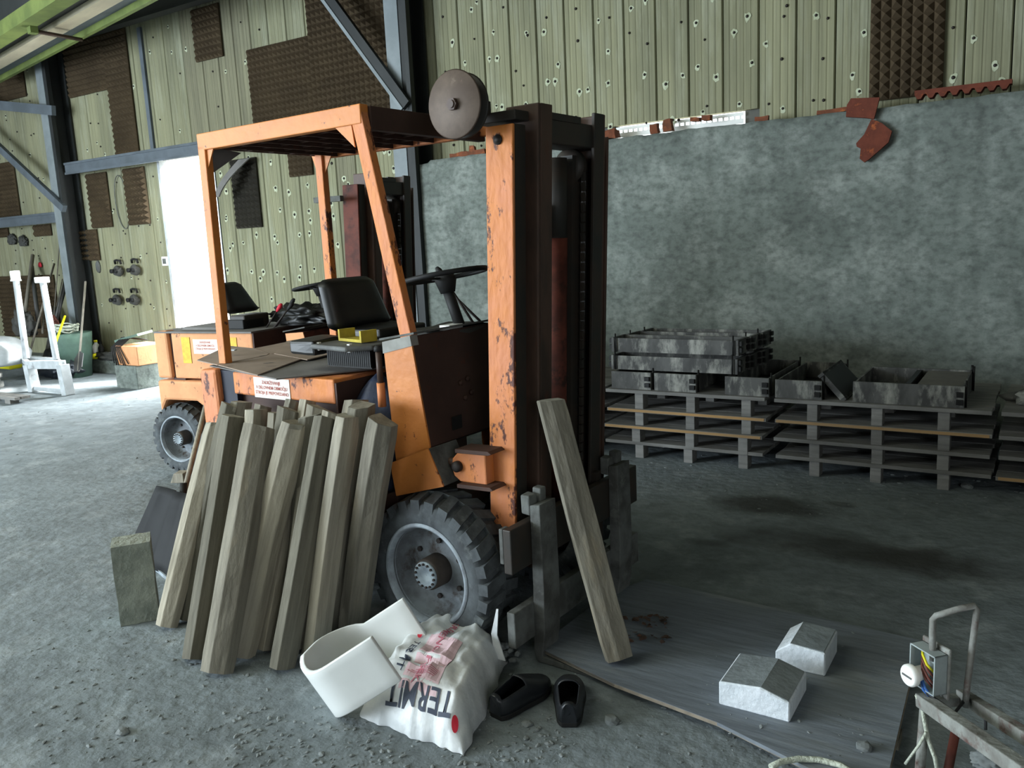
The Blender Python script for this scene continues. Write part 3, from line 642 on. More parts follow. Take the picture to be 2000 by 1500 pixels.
    def mpoly(y0,y1,s0,s1,z0,z1):
        bm=bm_(); hexa(bm,[(s0+sh(z0),y0,z0),(s1+sh(z0),y0,z0),(s1+sh(z0),y1,z0),(s0+sh(z0),y1,z0),(s0+sh(z1),y0,z1),(s1+sh(z1),y0,z1),(s1+sh(z1),y1,z1),(s0+sh(z1),y1,z1)]); return bm
    OM='orange_worn' if guard else 'rust_red'
    for side in (0,1):
        def Y(a,b): return (a,b) if side==0 else (1.08-b,1.08-a)
        y0,y1=Y(.190,.205); obj('outer_mast',mpoly(y0,y1,.145,.265,zb,zt-.03),OM if side==0 else 'rail_steel',f,.004)
        y0,y1=Y(.205,.30)
        b=mpoly(y0,y1,.145,.16,zb,zt-.03); obj('mast_flange',b,'black_steel',f)
        b=mpoly(y0,y1-.03,.250,.265,zb,zt-.03); obj('mast_flange',b,'black_steel',f)
        y0,y1=Y(.295,.310); obj('inner_mast',mpoly(y0,y1,.16,.305,.30,zt+.045),'rail_steel',f,.004)
        y0,y1=Y(.310,.385); obj('rail_flange',mpoly(y0,y1,.292,.307,.30,zt+.045),'rail_steel' if side==0 else 'black_steel',f,.003)
        y0,y1=Y(.310,.385); obj('rail_flange',mpoly(y0,y1,.16,.175,.30,zt+.045),'black_steel',f)
        y0,y1=Y(.40,.44) if side else (.43,.44)
        if side: obj('mast_ram',mpoly(.745,.785,.19,.24,.30,1.9),'black_steel',f)
    bm=bm_(); tube(bm,[(.205+sh(.4),.575,.4),(.205+sh(1.60),.575,1.60)],.045,18); obj('lift_cylinder',bm,'rust_red',f)
    bm=bm_(); tube(bm,[(.205+sh(1.6),.575,1.60),(.205+sh(1.9),.575,1.90)],.044,14); tube(bm,[(.205+sh(1.86),.575,1.86),(.205+sh(1.9),.575,1.91)],.042,14); obj('cylinder_rod',bm,'black_steel',f)
    obj('hose_guard',mpoly(.628,.70,.19,.245,.40,1.92),'black_steel',f)
    for k,y in enumerate((.390,.655)):
        bm=bm_(); lathe(bm,[(.02,0),(.07,0),(.062,.012),(.07,.024),(.02,.024)],24,'y',(0,0,0)); obj('chain_pulley',bm,'black_steel',f,loc=(.21+sh(1.93),y,1.88))
        bm=bm_(); 
        for i in range(34):
            z=.5+i*.04; box(bm,.268+sh(z),.280+sh(z),y+.004,y+.022,z,z+.034)
        obj('lift_chain',bm,'black_steel',f)
    obj('top_crossbar',mpoly(.30,.78,.17,.295,1.945,2.035),'black_steel',f,.006)
    bm=mpoly(.34,.60,.20,.30,2.03,2.055); obj('crossbar_cap',bm,'black_steel',f)
    obj('middle_crossbar',mpoly(.385,.80,.15,.20,1.60,1.73),'black_steel',f,.004)
    obj('lower_crossbar',mpoly(.205,.875,.13,.17,.46,.62),'black_steel',f,.004)
    # trunnion
    for z0 in (.66,.80):
        bm=bm_(); prism(bm,[(.06,z0),(.22,z0+.006),(.235,z0+.012),(.22,z0+.022),(.06,z0+.016)],.10,.20); obj('lug_plate',bm,'dark_brown',f,.002)
    bm=bm_(); prism(bm,[(.05,.675),(.18,.675),(.18,.80),(.05,.80),(.015,.765),(.008,.73),(.02,.695)],.135,.19); obj('pivot_lug',bm,'orange_worn',f,.006)
    bm=bm_(); lathe(bm,[(.022,0),(.022,-.018),(.012,-.024),(.001,-.024)],16,'y',(.045,.135,.738)); obj('pivot_pin',bm,'bolt',f)
    bm=bm_(); tube(bm,[(.02,.17,.74),(-.12,.22,.72)],.02,12); tube(bm,[(-.10,.22,.72),(-.5,.3,.66)],.036,14); obj('tilt_cylinder',bm,'rail_steel',f)
    # carriage and forks
    cs=.355
    for z0,z1 in ((.395,.565),(.105,.245)):
        bm=bm_(); box(bm,cs-.018,cs+.018,.01,1.0,z0,z1); obj('carriage_plate',bm,'dust_steel' if z0<.3 else 'black_steel',f,.004)
    bm=bm_(); box(bm,cs-.035,cs-.018,.01,.05,.43,.565); obj('plate_stop',bm,'dust_steel',f,.003)
    for y in (.30,.70):
        bm=bm_(); box(bm,cs-.06,cs-.018,y,y+.04,.15,.60); obj('carriage_post',bm,'black_steel',f)
    for y in (.135,.735):
        t0,t1=y,y+.11
        P=[(.376,.625),(.420,.632),(.424,.30),(.418,.12),(.405,.045),(.405,.028),(1.15,.008),(1.15,.002),(.38,.002),(.366,.05),(.368,.12),(.374,.3)]
        bm=bm_(); prism(bm,P,t0,t1); fk=obj('fork',bm,'dust_steel',f,.006)
        bm=bm_(); box(bm,.335,.376,t0+.0,t1-.06,.585,.66); box(bm,.345,.385,t1-.05,t1-.005,.60,.675); jitter(bm,.006,20); obj('fork_hook',bm,'dust_steel',fk,.006)
    # hose drum beside the mast top
    if guard:
        dz=2.075; dx=.185
        bm=bm_(); lathe(bm,[(.001,.0),(.113,.0),(.118,.004),(.113,.009),(.001,.009)],40,'y',(dx,.06,dz)); dr=obj('hose_drum',bm,'disc_steel',f)
        bm=bm_(); lathe(bm,[(.05,.009),(.055,.05),(.001,.05)],24,'y',(dx,.06,dz)); lathe(bm,[(.001,.05),(.108,.05),(.113,.055),(.108,.06),(.001,.06)],40,'y',(dx,.06,dz)); obj('rear_disc',bm,'black_steel',dr)
        bm=bm_(); tube(bm,[(dx,.04,dz),(dx,.26,dz)],.014,12); tube(bm,[(dx,.045,dz),(dx,.062,dz)],.022,6); obj('axle',bm,'rail_steel',dr)
        bm=bm_(); box(bm,dx-.03,.34,.21,.33,2.02,2.055); box(bm,dx-.025,dx+.03,.14,.24,2.045,2.10); obj('drum_bracket',bm,'black_steel',dr,.004)
        bm=bm_(); lathe(bm,[(.018,0),(.018,-.006),(.011,-.006),(.011,-.012),(.001,-.012)],16,'y',(.275,.19,1.955)); obj('mast_bolt',bm,'bolt',f)
    else:
        bm=bm_(); box(bm,.05,.26,.10,.14,1.90,1.935); tag(obj('side_arm',bm,'dust_steel',f),'short grey arm sticking out of the mast top')
    # overhead guard
    if guard:
        g0,g1,y0,y1,zc,zT=-1.385,-.325,.115,.90,2.075,2.15
        bm=bm_(); box(bm,g0,g1,y0,y0+.045,zc,zT); obj('guard_side_beam',bm,'orange',f,.004)
        bm=bm_(); box(bm,g0,g1+.25,y1-.045,y1,zc,zT); obj('guard_side_beam',bm,'orange_worn',f,.004)
        bm=bm_(); box(bm,g1-.03,g1+.012,y0+.045,y1,zc-.02,zT-.005); tag(obj('guard_front_beam',bm,'dark_brown',f,.004),'dark front beam of the guard')
        bm=bm_(); box(bm,g0,g0+.02,y0+.045,y1-.045,zc+.01,zT-.01); obj('guard_rear_beam',bm,'dark_brown',f,.003)
        bm=bm_(); box(bm,g0+.02,g1-.03,y0+.045,y1-.045,zT-.014,zT-.008); obj('guard_top_sheet',bm,'dark_brown',f)
        b0=None
        for i in range(7):
            x=lerp(g0,g1,(i+1)/8)
            if b0 is None:
                bm=bm_(); box(bm,-.004,.004,y0+.045,y1-.045,zc+.0,zT-.016); b0=obj('guard_bar',bm,'dark_brown',f); b0.location=(x,0,0)
            else: inst(b0,f,(x,0,0))
        b0=None
        for i in range(5):
            y=lerp(y0,y1,(i+1)/6)
            if b0 is None:
                bm=bm_(); box(bm,g0+.02,g1-.03,-.004,.004,zc+.01,zT-.016); b0=obj('guard_cross_bar',bm,'dark_brown',f); b0.location=(0,y,0)
            else: inst(b0,f,(0,y,0))
        def leg(a,b,m='orange',w=.052,d=.040):
            bm=bm_(); (xa,ya,za),(xb,yb,zb_)=a,b
            hexa(bm,[(xb,yb,zb_),(xb+w,yb,zb_),(xb+w,yb+d,zb_),(xb,yb+d,zb_),(xa,ya,za),(xa+w,ya,za),(xa+w,ya+d,za),(xa,ya+d,za)]); return obj('guard_leg',bm,m,f,.004)
        leg((g0,y0,zc+.02),(-1.40,y0,1.06)); leg((g0+.02,y1-.10,zc+.02),(g0+.02,y1-.10,1.06),'orange_worn')
        leg((g1-.065,y0+.002,zc+.06),(-.215,y0+.02,1.22),'orange_worn',.062); leg((-.12,y1-.042,zc+.02),(-.16,y1-.06,1.22),'orange_worn',.05)
        def gus(pts,y,th=.006): 
            bm=bm_(); prism(bm,pts,y,y+th); obj('gusset',bm,'orange',f)
        gus([(g0+.05,zc),(g0+.10,zc),(g0+.045,zc-.09)],y0+.01); gus([(g1-.15,zc),(g1-.06,zc),(g1-.05,zc-.085)],y0+.006)
        gus([(g0-.02,zc+.02),(g0+.02,zc+.02),(g0+.02,zc-.09)],y1-.085); gus([(g0+.07,zc+.02),(g0+.14,zc+.02),(g0+.07,zc-.09)],y1-.085)
        bm=bm_(); prism(bm,[(y0+.05,zc+.02),(y0+.22,zc+.0),(y0+.05,zc-.10)],g0+.02,g0+.026,'x'); obj('gusset',bm,'board',f)
    return f
YF=-0.05158
O1=Vector((-1.975,2.425,0)); O1=G(858,1275)
fork1=forklift('large orange forklift in the foreground with an overhead guard',O1,YF,True)
ya=math.radians(8); O2=G(352,925)
off=Vector((math.cos(ya),math.sin(ya),0))*1.31
fork2=forklift('haze-paled orange forklift without a guard, parked behind the larger one',O2+off,ya,False)
fd=Vector((math.cos(YF),math.sin(YF),0)); ld=Vector((-math.sin(YF),math.cos(YF),0))
def F1(s,t,z): return O1+fd*s+ld*t+Vector((0,0,z))
def FT(px,py,t):
    d=ray(px,py); k=((O1+ld*t)-CP).dot(ld)/d.dot(ld); return CP+d*k
# ================================================================== TIMBER POSTS LEANING ON THE FORKLIFT
def post(label,a,b,w,d,m='wood',group=None,face=None,name='timber_post',seed=0,split=None,n=14):
    """hexagonal-ish chamfered post from a (foot) to b (head)"""
    a=Vector(a);b=Vector(b);Lq=(b-a).length;dv=(b-a)/Lq
    rr=random.Random(seed)
    out=Vector((0,-1,0)) if face is None else Vector(face); out=(out-dv*out.dot(dv)).normalized(); sd=dv.cross(out)
    # local frame: z along post
    Mx=Matrix((( sd.x,out.x,dv.x,a.x),(sd.y,out.y,dv.y,a.y),(sd.z,out.z,dv.z,a.z),(0,0,0,1)))
    t=thing(name,label,'post'); t.matrix_world=Mx; tag(t,group=group)
    bm=bm_(); k=rr.uniform(-.25,.25)*w
    prof=[(-w*.5,-d*.45),(-w*.5,d*.12),(-w*.30+k,d*.5),(w*.22+k,d*.5),(w*.5,d*.05),(w*.46,-d*.5)]
    rings=[]; off=rr.uniform(0,50); tl1,tl2=rr.uniform(-.25,.25),rr.uniform(-.2,.2); bow=rr.uniform(-.01,.01)
    for i in range(n+1):
        z=Lq*i/n; s=1+.05*noise.noise(Vector((off,z*3,0))); tw=.12*noise.noise(Vector((off,z*1.2,9)))
        if i==0 or i==n: s*=.93
        c=bow*math.sin(PI*i/n)
        ring=[]
        for j,(x,y) in enumerate(prof):
            jx=.0035*noise.noise(Vector((off+j*3.1,z*14,2))); 
            ring.append(bm.verts.new(((x*math.cos(tw)-y*math.sin(tw))*s+c+jx,(x*math.sin(tw)+y*math.cos(tw))*s+jx,z+((x*tl1+y*tl2) if i==n else 0))))
        rings.append(ring)
    for p,q in zip(rings,rings[1:]):
        for j in range(6): bm.faces.new([p[j],p[(j+1)%6],q[(j+1)%6],q[j]])
    o=obj('shaft',bm,m,t,.003)
    bm=bm_(); ri=[]
    for j,v in enumerate(prof): ri.append(bm.verts.new((v[0]*.90,v[1]*.90,Lq+v[0]*tl1+v[1]*tl2+.001)))
    ri2=[bm.verts.new((v.co.x,v.co.y,v.co.z-.02)) for v in ri]
    bm.faces.new(ri); bm.faces.new(ri2[::-1])
    for j in range(6): bm.faces.new([ri[j],ri2[j],ri2[(j+1)%6],ri[(j+1)%6]])
    obj('sawn_end',bm,'wood_end',t)
    return t
GP='weathered timber posts leaning on the forklift'
front=[ # foot px, head px, depth plane of head, w, d, material, label
 ((326,1228),(424,826),-.10,.075,.075,'wood_pale','leftmost timber post of the leaning row, its foot next to the grey slab'),
 ((376,1292),(452,812),-.14,.105,.095,'wood_dark','broad greenish post, second from the left in the leaning row'),
 ((424,1318),(506,832),-.22,.108,.095,'wood','long post whose foot stands furthest forward in the leaning row'),
 ((470,1285),(578,826),-.15,.095,.09,'wood_pale','pale post with slanted head right of the furthest-forward post'),
 ((549,1308),(634,818),-.13,.085,.09,'wood_dark','olive-brown post with a pale chipped edge, middle of the row'),
 ((612,1290),(676,812),-.10,.092,.09,'wood_pale','bright pale-edged post, right of the chipped olive-brown one'),
 ((655,1238),(706,792),-.04,.085,.09,'wood_dark','brown post half hidden behind the bright pale-edged one'),
 ((688,1245),(748,822),-.09,.100,.09,'wood','rightmost leaning post, nearest the front wheel'),
]
for i,(ft,hd,t,w,d,m,lb) in enumerate(front):
    a=G(*ft); b=FT(hd[0],hd[1],t)
    post(lb,a+Vector((0,0,.012)),b,w,d,m,GP,seed=i+1)
a=G(512,1262);b=FT(606,822,-.04); post('wide flat grey board standing behind the middle posts',a+Vector((0,0,.01)),b,.19,.03,'wood',GP,seed=31,name='timber_board')
back=[((470,785),-.03,.085,'post head with a pale worn end, at the back left of the row'),((452,792),-.07,.08,'dark post head poking out above the broad greenish post'),
 ((496,800),-.10,.095,'short pale block-like post head between the second and third posts'),((512,792),-.04,.07,'grey post head just behind the pale block-like one'),
 ((536,806),-.07,.07,'grey post head directly left of the dark sawn end'),((566,800),-.08,.085,'post showing a dark square sawn end'),
 ((598,782),-.02,.07,'tallest post head at the back middle'),((622,796),-.06,.075,'post with bright square end, back middle'),
 ((570,783),-.02,.06,'dark post head behind the dark square sawn end'),((606,812),-.10,.08,'post head left of the olive-brown post'),
 ((648,806),-.05,.07,'small pale post head between olive-brown and bright posts'),((694,782),-.00,.09,'post with a pale weathered head beside the blue bag')]
for i,(hd,t,w,lb) in enumerate(back):
    b=FT(hd[0],hd[1],t); s=(b-O1).dot(fd); tt=(b-O1).dot(ld)
    foot=F1(s-.05+R.uniform(-.05,.05),-.30+R.uniform(-.06,.08),.012)
    post(lb,foot,b,w,w*.9,['wood','wood_dark','wood_pale','wood'][i%4],GP,seed=50+i,n=8)
# the single post against the forks
post('single timber post leaning alone against the mast, foot on the plywood',G(1207,1284,.07)+Vector((0,0,.0)),F1(.42,.235,1.01),.085,.10,'wood',seed=77,face=(-.7,-.7,0))
# ================================================================== CARDBOARD, BOARD, BAG ON THE FORKLIFT
def sheet(name,label,cat,pts,z,th,m,sag=.0,parent=None):
    bm=bm_(); prism(bm,[(p.x,p.y) for p in pts],z,z+th,'z'); c=Vector((sum(p.x for p in pts)/len(pts),sum(p.y for p in pts)/len(pts),0))
    for v in bm.verts: v.co-=c+Vector((0,0,z))
    return tag(obj(name,bm,m,loc=c+Vector((0,0,z))),label,cat)
zc=1.066
sheet('hardboard_sheet','grey hardboard sheet under the cardboard on the forklift hood','board',[G(410,716,zc),G(540,742,zc),G(750,720,zc),G(752,705,zc),G(640,672,zc)],zc,.006,'board')
t_=thing('cardboard_sheet','flattened brown cardboard box with hand holes on the forklift hood','cardboard',G(510,695,1.08))
c0=G(510,695,1.08)
def cpanel(P,z0,name='cardboard_panel'):
    bm=bm_(); Q=[G(x,y,z)-c0 for x,y,z in P]; k=len(Q)
    A=[bm.verts.new(q) for q in Q]; B=[bm.verts.new(q-Vector((0,0,.005))) for q in Q]; bm.faces.new(A); bm.faces.new(B[::-1])
    for i in range(k): bm.faces.new([A[i],B[i],B[(i+1)%k],A[(i+1)%k]])
    return obj(name,bm,'card',t_)
cpanel([(385,703,1.085),(425,712,1.083),(520,694,1.088),(525,690,1.09),(495,680,1.095),(445,675,1.095)],0)
cpanel([(425,712,1.082),(503,732,1.078),(590,700,1.082),(655,690,1.085),(600,678,1.088),(525,690,1.088)],0)
cpanel([(498,680,1.092),(530,691,1.089),(598,678,1.089),(558,668,1.094)],0)
cpanel([(535,690,1.090),(600,702,1.084),(650,690,1.086),(640,668,1.09),(592,661,1.095),(560,666,1.094)],0)
bm=bm_()
for x,y,w in ((442,710,16),(525,709,24),(512,695,14),(584,686,14),(573,675,14),(625,676,14),(530,724,14)):
    q=G(x,y,1.096)-c0; dd=(G(x+w/2,y-1,1.096)-G(x-w/2,y+1,1.096))
    n=10; vs=[]
    for k in range(n):
        tt=2*PI*k/n; vs.append(bm.verts.new(q+dd*.5*math.cos(tt)+Vector((-dd.y,dd.x,0)).normalized()*.010*math.sin(tt)))
    f=bm.faces.new(vs)
tag(obj('hand_hole',bm,'plastic',t_),'dark punched hand holes')
tag(obj('foil_scrap',(lambda b:(prism(b,[(0,0),(.05,.01),(.06,-.015),(.015,-.03)],0,.006,'z'),b)[1])(bm_()),'white_steel',loc=G(447,684,1.115)),'small shiny foil scrap on the cardboard beside the rear guard leg','scrap')
# blue bag in the foot well
def blob(name,label,cat,c,rx,ry,rz,m,amp=.2,fr=3,seed=0,sub=4,rot=(0,0,0),flat=None,parent=None):
    bm=bm_(); bmesh.ops.create_icosphere(bm,subdivisions=sub,radius=1)
    for v in bm.verts:
        n=noise.noise(v.co*fr+Vector((seed,0,0)))+.5*noise.noise(v.co*fr*2.3+Vector((seed,4,0))); q=v.co*(1+amp*n); v.co=Vector((q.x*rx,q.y*ry,max(q.z,-.6)*rz))
    for f in bm.faces: f.smooth=True
    o=obj(name,bm,m,parent,loc=c,rot=rot)
    if label: tag(o,label,cat)
    return o
def bag(name,label,c,rx,ry,rz,m,seed=0,folds=7):
    bm=bm_(); n,k=28,14; rings=[]
    for i in range(k+1):
        v=i/k; ring=[]
        prof=math.sin(PI*min(1,.16+v*.84))**.6 if v<.75 else math.sin(PI*(.16+.84*v))**.8+.05
        for j in range(n):
            t=2*PI*j/n; w=1+.13*math.cos(folds*t+seed+2*v)*v+.08*noise.noise(Vector((math.cos(t)*2+seed,math.sin(t)*2,v*3)))
            ring.append(bm.verts.new((rx*prof*w*math.cos(t),ry*prof*w*math.sin(t),rz*v)))
        rings.append(ring)
    for a,b in zip(rings,rings[1:]):
        for j in range(n): f=bm.faces.new([a[j],a[(j+1)%n],b[(j+1)%n],b[j]]); f.smooth=True
    bm.faces.new(rings[0][::-1]); bm.faces.new(rings[-1])
    return obj(name,bm,m,loc=c)
o=bag('backpack','navy blue nylon bag standing in the forklift foot well',F1(-.43,.21,.57),.15,.11,.50,'bagblue',2,5); tag(o,'navy blue nylon bag standing in the forklift foot well','bag')
o.rotation_euler=(0,0,.3)
tag(obj('yellow_card',(lambda b:(box(b,-.10,.08,-.04,.04,0,.012),box(b,-.10,-.088,-.04,.04,.012,.05),box(b,.068,.08,-.04,.04,.012,.05),b)[3])(bm_()),'yellow',loc=F1(-.54,.22,1.204),rot=(0,0,-.25)),'bent yellow card tray lying in the forklift seat pan','card')
# jacket on the rear forklift
o2=Matrix.Translation(O2+off)@Matrix.Rotation(ya,4,'Z')
blob('jacket','crumpled dark jacket lying on the rear forklift hood','jacket',o2@Vector((-.42,.55,1.12)),.30,.16,.085,'vinyl',.5,4,5,rot=(0,0,ya))
# cables and box behind the rear forklift
t_=thing('orange_cabinet','small orange cabinet with cables spilling over it, behind the rear forklift','cabinet',WY(282,735,6.35)*1.0)
t_.location.z=0; 
zt_=WY(285,672,6.35).z; zb_=WY(285,708,6.35).z
bm=bm_(); box(bm,-.22,.22,-.25,.25,0,zb_*.98); obj('plinth',bm,'conc',t_,.01)
bm=bm_(); box(bm,-.20,.24,-.22,.22,zb_*.98,zt_); obj('body',bm,'orange_pale',t_,.01)
for k in range(7):
    bm=bm_(); x=-.2+k*.03; tube(bm,[(x+.1,.05,zt_+.05),(x-.02,-.10,zt_+.09),(x-.06,-.235,zt_-.02),(x-.03+.02*k,-.24,zt_-.22-.03*(k%3))],.008,6); obj('cable',bm,'cable',t_)
tag(obj('folder',(lambda b:(box(b,-.22,.22,-.12,.12,0,.03),b)[1])(bm_()),'bin_green',loc=t_.location+Vector((-.12,.0,zt_+.08)),rot=(.1,-.2,.1)),'pale green plastic sleeve lying on top of the cables','folder')
# ================================================================== GROUND THINGS, LEFT
t_=G(236,1225); u_=(G(312,1210)-t_); ang=math.atan2(u_.y,u_.x); wd=u_.length
bm=bm_(); box(bm,0,wd,0,.15,0,.365); bmesh.ops.subdivide_edges(bm,edges=bm.edges,cuts=9,use_grid_fill=True); jitter(bm,.0025,45)
bb=t_; tag(obj('concrete_slab',bm,'kerb',loc=t_+Vector((0,0,.002)),rot=(0,0,ang)),'rough grey slab standing upright left of the timber posts','slab')
slab_rot=ang
# snow shovel: blade, ribs, handle
A_=G(318,1140); 
tl=G(318,950,.40); tr=G(384,970,.40); bl=G(262,1075,.03); br=G(352,1150,.0)
t_=thing('shovel','black ribbed snow shovel with wooden handle behind the grey slab','shovel',(tl+tr)/2)
c0=(tl+tr)/2
bm=bm_(); n=10;kk=8; V=[]
for i in range(n+1):
    u=i/n; row=[]
    for j in range(kk+1):
        v=j/kk; p=lerp(lerp(bl,br,u),lerp(tl,tr,u),v)-c0
        nn=(br-bl).cross(tl-bl).normalized(); nn=nn if nn.y<0 else -nn
        h=.035*(abs(2*u-1)**3)+(.03*max(0,1-abs(u-.5)*9))
        row.append(bm.verts.new(p+nn*h))
    V.append(row)
for i in range(n):
    for j in range(kk): f=bm.faces.new([V[i][j],V[i+1][j],V[i+1][j+1],V[i][j+1]]); f.smooth=True
o=obj('blade',bm,'rubber',t_); sm=o.modifiers.new('s','SOLIDIFY'); sm.thickness=.006
hb=G(352,965,.38)-c0; ht=WY(402,792,2.95)-c0
bm=bm_(); tube(bm,[hb+Vector((0,0,-.05)),ht],.014,8); obj('handle',bm,'wood_pale',t_)
bm=bm_(); tube(bm,[hb+Vector((0,0,-.12)),hb+(ht-hb)*.12],.019,8); obj('socket',bm,'plastic',t_)
bm=bm_(); bar(bm,bl-c0,br-c0,.012,.02); obj('blade_edge',bm,'rim_lip',t_)
# small wooden blocks by the rear wheel
for (px,py,sx,m,lb) in ((352,940,.10,'wood_pale','small pale wooden chock by the rear forklift wheel'),(378,960,.09,'wood_dark','small dark wooden chock beside the shovel handle')):
    bm=bm_(); prism(bm,[(-sx/2,0),(sx/2,0),(sx*.5,sx*.7),(-sx*.2,sx*.7)],-.05,.05,'y'); tag(obj('wooden_chock',bm,m,loc=G(px,py),rot=(0,0,.5),bev=.004),lb,'chock')
# ================================================================== WHITE HALF PEDESTAL
Rm=Matrix(((.745,-.410,-.526),(.393,.907,-.152),(.539,-.093,.837))); q0=Vector((-1.992,1.815,.004)); Lt,Wt,Ht=.326,.383,.178
# U-shaped shell: path in (x,y) swept over z
path=[]; rq=.135
for i in range(5): path.append((lerp(Lt,rq,i/4),0.0))
for i in range(1,9):
    t=PI/2*i/8; path.append((rq-rq*math.sin(t),rq-rq*math.cos(t)))
for i in range(1,4): path.append((0,lerp(rq,Wt-rq,i/4)))
for i in range(0,9):
    t=PI/2*i/8; path.append((rq-rq*math.cos(t),Wt-rq+rq*math.sin(t)))
for i in range(1,5): path.append((lerp(rq,Lt,i/4),Wt))
bm=bm_(); V=[]
hz=[0,.15,.5,.85,1.0]
for i,(x,y) in enumerate(path):
    fl=[]
    for k,v in enumerate(hz):
        inset=.020*(1-v); cxx,cyy=Lt*.6,Wt/2
        up=1+.32*max(0,1-x/rq)**.8*min(1,y/(.35*Wt)); fl.append(bm.verts.new((x+(cxx-x)*inset-.0*max(0,1-x/rq),y+(cyy-y)*(.04*(1-v)),Ht*v*up)))
    V.append(fl)
for a,b in zip(V,V[1:]):
    for k in range(4): f=bm.faces.new([a[k],b[k],b[k+1],a[k+1]]); f.smooth=True
t_=thing('half_pedestal','white glazed ceramic half pedestal lying tilted against the sack','ceramic')
t_.matrix_world=Matrix.Translation(q0)@Rm.to_4x4()
o=obj('shell',bm,'ceramic',t_,fixn=True); sm=o.modifiers.new('s','SOLIDIFY'); sm.thickness=.020; sm.offset=0
b_=o.modifiers.new('b','BEVEL'); b_.width=.004; b_.segments=2
# ================================================================== SACK WITH PRINT
sA,sB,sC,sD=G(703,1400),G(905,1478),G(992,1296),G(848,1238)
def sheight(u,v):
    e=min(u/.14,(1-u)/.14,1); f=min(v/.16,(1-v)/.10,1); e=max(e,0)**.5; f=max(f,0)**.5
    h=.145*e*f*(.75+.35*math.sin(PI*min(1,v*.8+.1)))
    h+=.018*noise.noise(Vector((u*5,v*5,1)))*e+.012*noise.noise(Vector((u*11,v*9,3)))*e
    h-= .030*max(0,1-abs(v-.33-.10*(u-.5))/.05)*(1 if .1<u<.7 else 0)
    h+= .02*max(0,1-abs(u-.62-.2*(v-.5))/.10)
    return max(h,.006)
def sp(u,v):
    wv=.05*noise.noise(Vector((u*3,v*4,8)))+.02*noise.noise(Vector((u*12,v*12,2))); 
    uu=u+ (wv if u in (0,1) else wv*.5)
    p=lerp(lerp(sA,sB,uu),lerp(sD,sC,uu),v+(wv if v in(0,1) else wv*.3)); return Vector((p.x,p.y,sheight(u,v)+.004))
bm=bm_(); n=44; V=[[bm.verts.new(sp(i/n,j/n)) for j in range(n+1)] for i in range(n+1)]
sc0=(sA+sC)/2
for i in range(n):
    for j in range(n): f=bm.faces.new([V[i][j],V[i+1][j],V[i+1][j+1],V[i][j+1]]); f.smooth=True
bd=[e for e in bm.edges if e.is_boundary]
r_=bmesh.ops.extrude_edge_only(bm,edges=bd); 
for v in [g for g in r_['geom'] if isinstance(g,bmesh.types.BMVert)]: v.co.z=.002
for v in bm.verts: v.co-=sc0
sk=thing('cement_sack','crumpled white printed plastic sack lying in front of the front wheel','sack',sc0)
so_=obj('sack_body',bm,'sack',sk)
def on_sack(tb,u0,v0,du,dv,m,name,ru=(1,0),rv=(0,1),lift=.0022,sub=0):
    # tb in its own xy; x runs along (du) direction
    if sub: bmesh.ops.subdivide_edges(tb,edges=tb.edges,cuts=sub,use_grid_fill=True)
    for v in tb.verts:
        u=u0+v.co.x*du[0]+v.co.y*dv[0]; w=v0+v.co.x*du[1]+v.co.y*dv[1]
        u=min(max(u,.001),.999); w=min(max(w,.001),.999)
        v.co=sp(u,w)+Vector((0,0,lift))-sc0
    return obj(name,tb,m,sk,fixn=False)
def rect_bm(w,h,k=14):
    b=bm_(); V=[[b.verts.new((w*i/k-w/2,h*j/k-h/2,0)) for j in range(k+1)] for i in range(k+1)]
    for i in range(k):
        for j in range(k): b.faces.new([V[i][j],V[i+1][j],V[i+1][j+1],V[i][j+1]])
    return b
on_sack(rect_bm(1,1),.52,.36,(.36,0),(0,.50),'pink_panel','pink_panel',lift=.0016)
def tri(b): bmesh.ops.triangulate(b,faces=b.faces); bmesh.ops.subdivide_edges(b,edges=[e for e in b.edges if e.calc_length()>.05],cuts=1); bmesh.ops.triangulate(b,faces=b.faces); return b
on_sack(tri(text_bm('TERMIT',.30)),.55,.10,(-.60,-.02),(.02,-.46),'blue_print','sack_lettering',lift=.004)
on_sack(tri(text_bm('TERMIT',.20)),.27,.34,(.03,-.46),(.42,0),'blue_print','sack_lettering',lift=.004)
on_sack(tri(text_bm('KREMENOV PESEK',.17)),.47,.50,(.02,-.52),(.52,0),'pink_print','sack_lettering',lift=.004)
def dotbm(r=.04,n=16):
    b=bm_(); c=b.verts.new((0,0,0)); q=[b.verts.new((r*math.cos(2*PI*k/n),r*math.sin(2*PI*k/n),0)) for k in range(n)]
    for k in range(n): b.faces.new([c,q[k],q[(k+1)%n]])
    return b
on_sack(dotbm(.028),.90,.06,(1,0),(0,1),'red','round_emblem',lift=.005); on_sack(dotbm(.028),.24,.56,(1,0),(0,1),'red','round_emblem',lift=.005)
on_sack(rect_bm(1,1,6),.06,.20,(.02,0),(0,.12),'red','red_stripe',lift=.004)
for k in range(5): on_sack(rect_bm(1,1,8),.50+.02*k,.205+.012*k,(.28-.03*k,.0),(0,.004),'pink_print','fine_print_line',lift=.004)
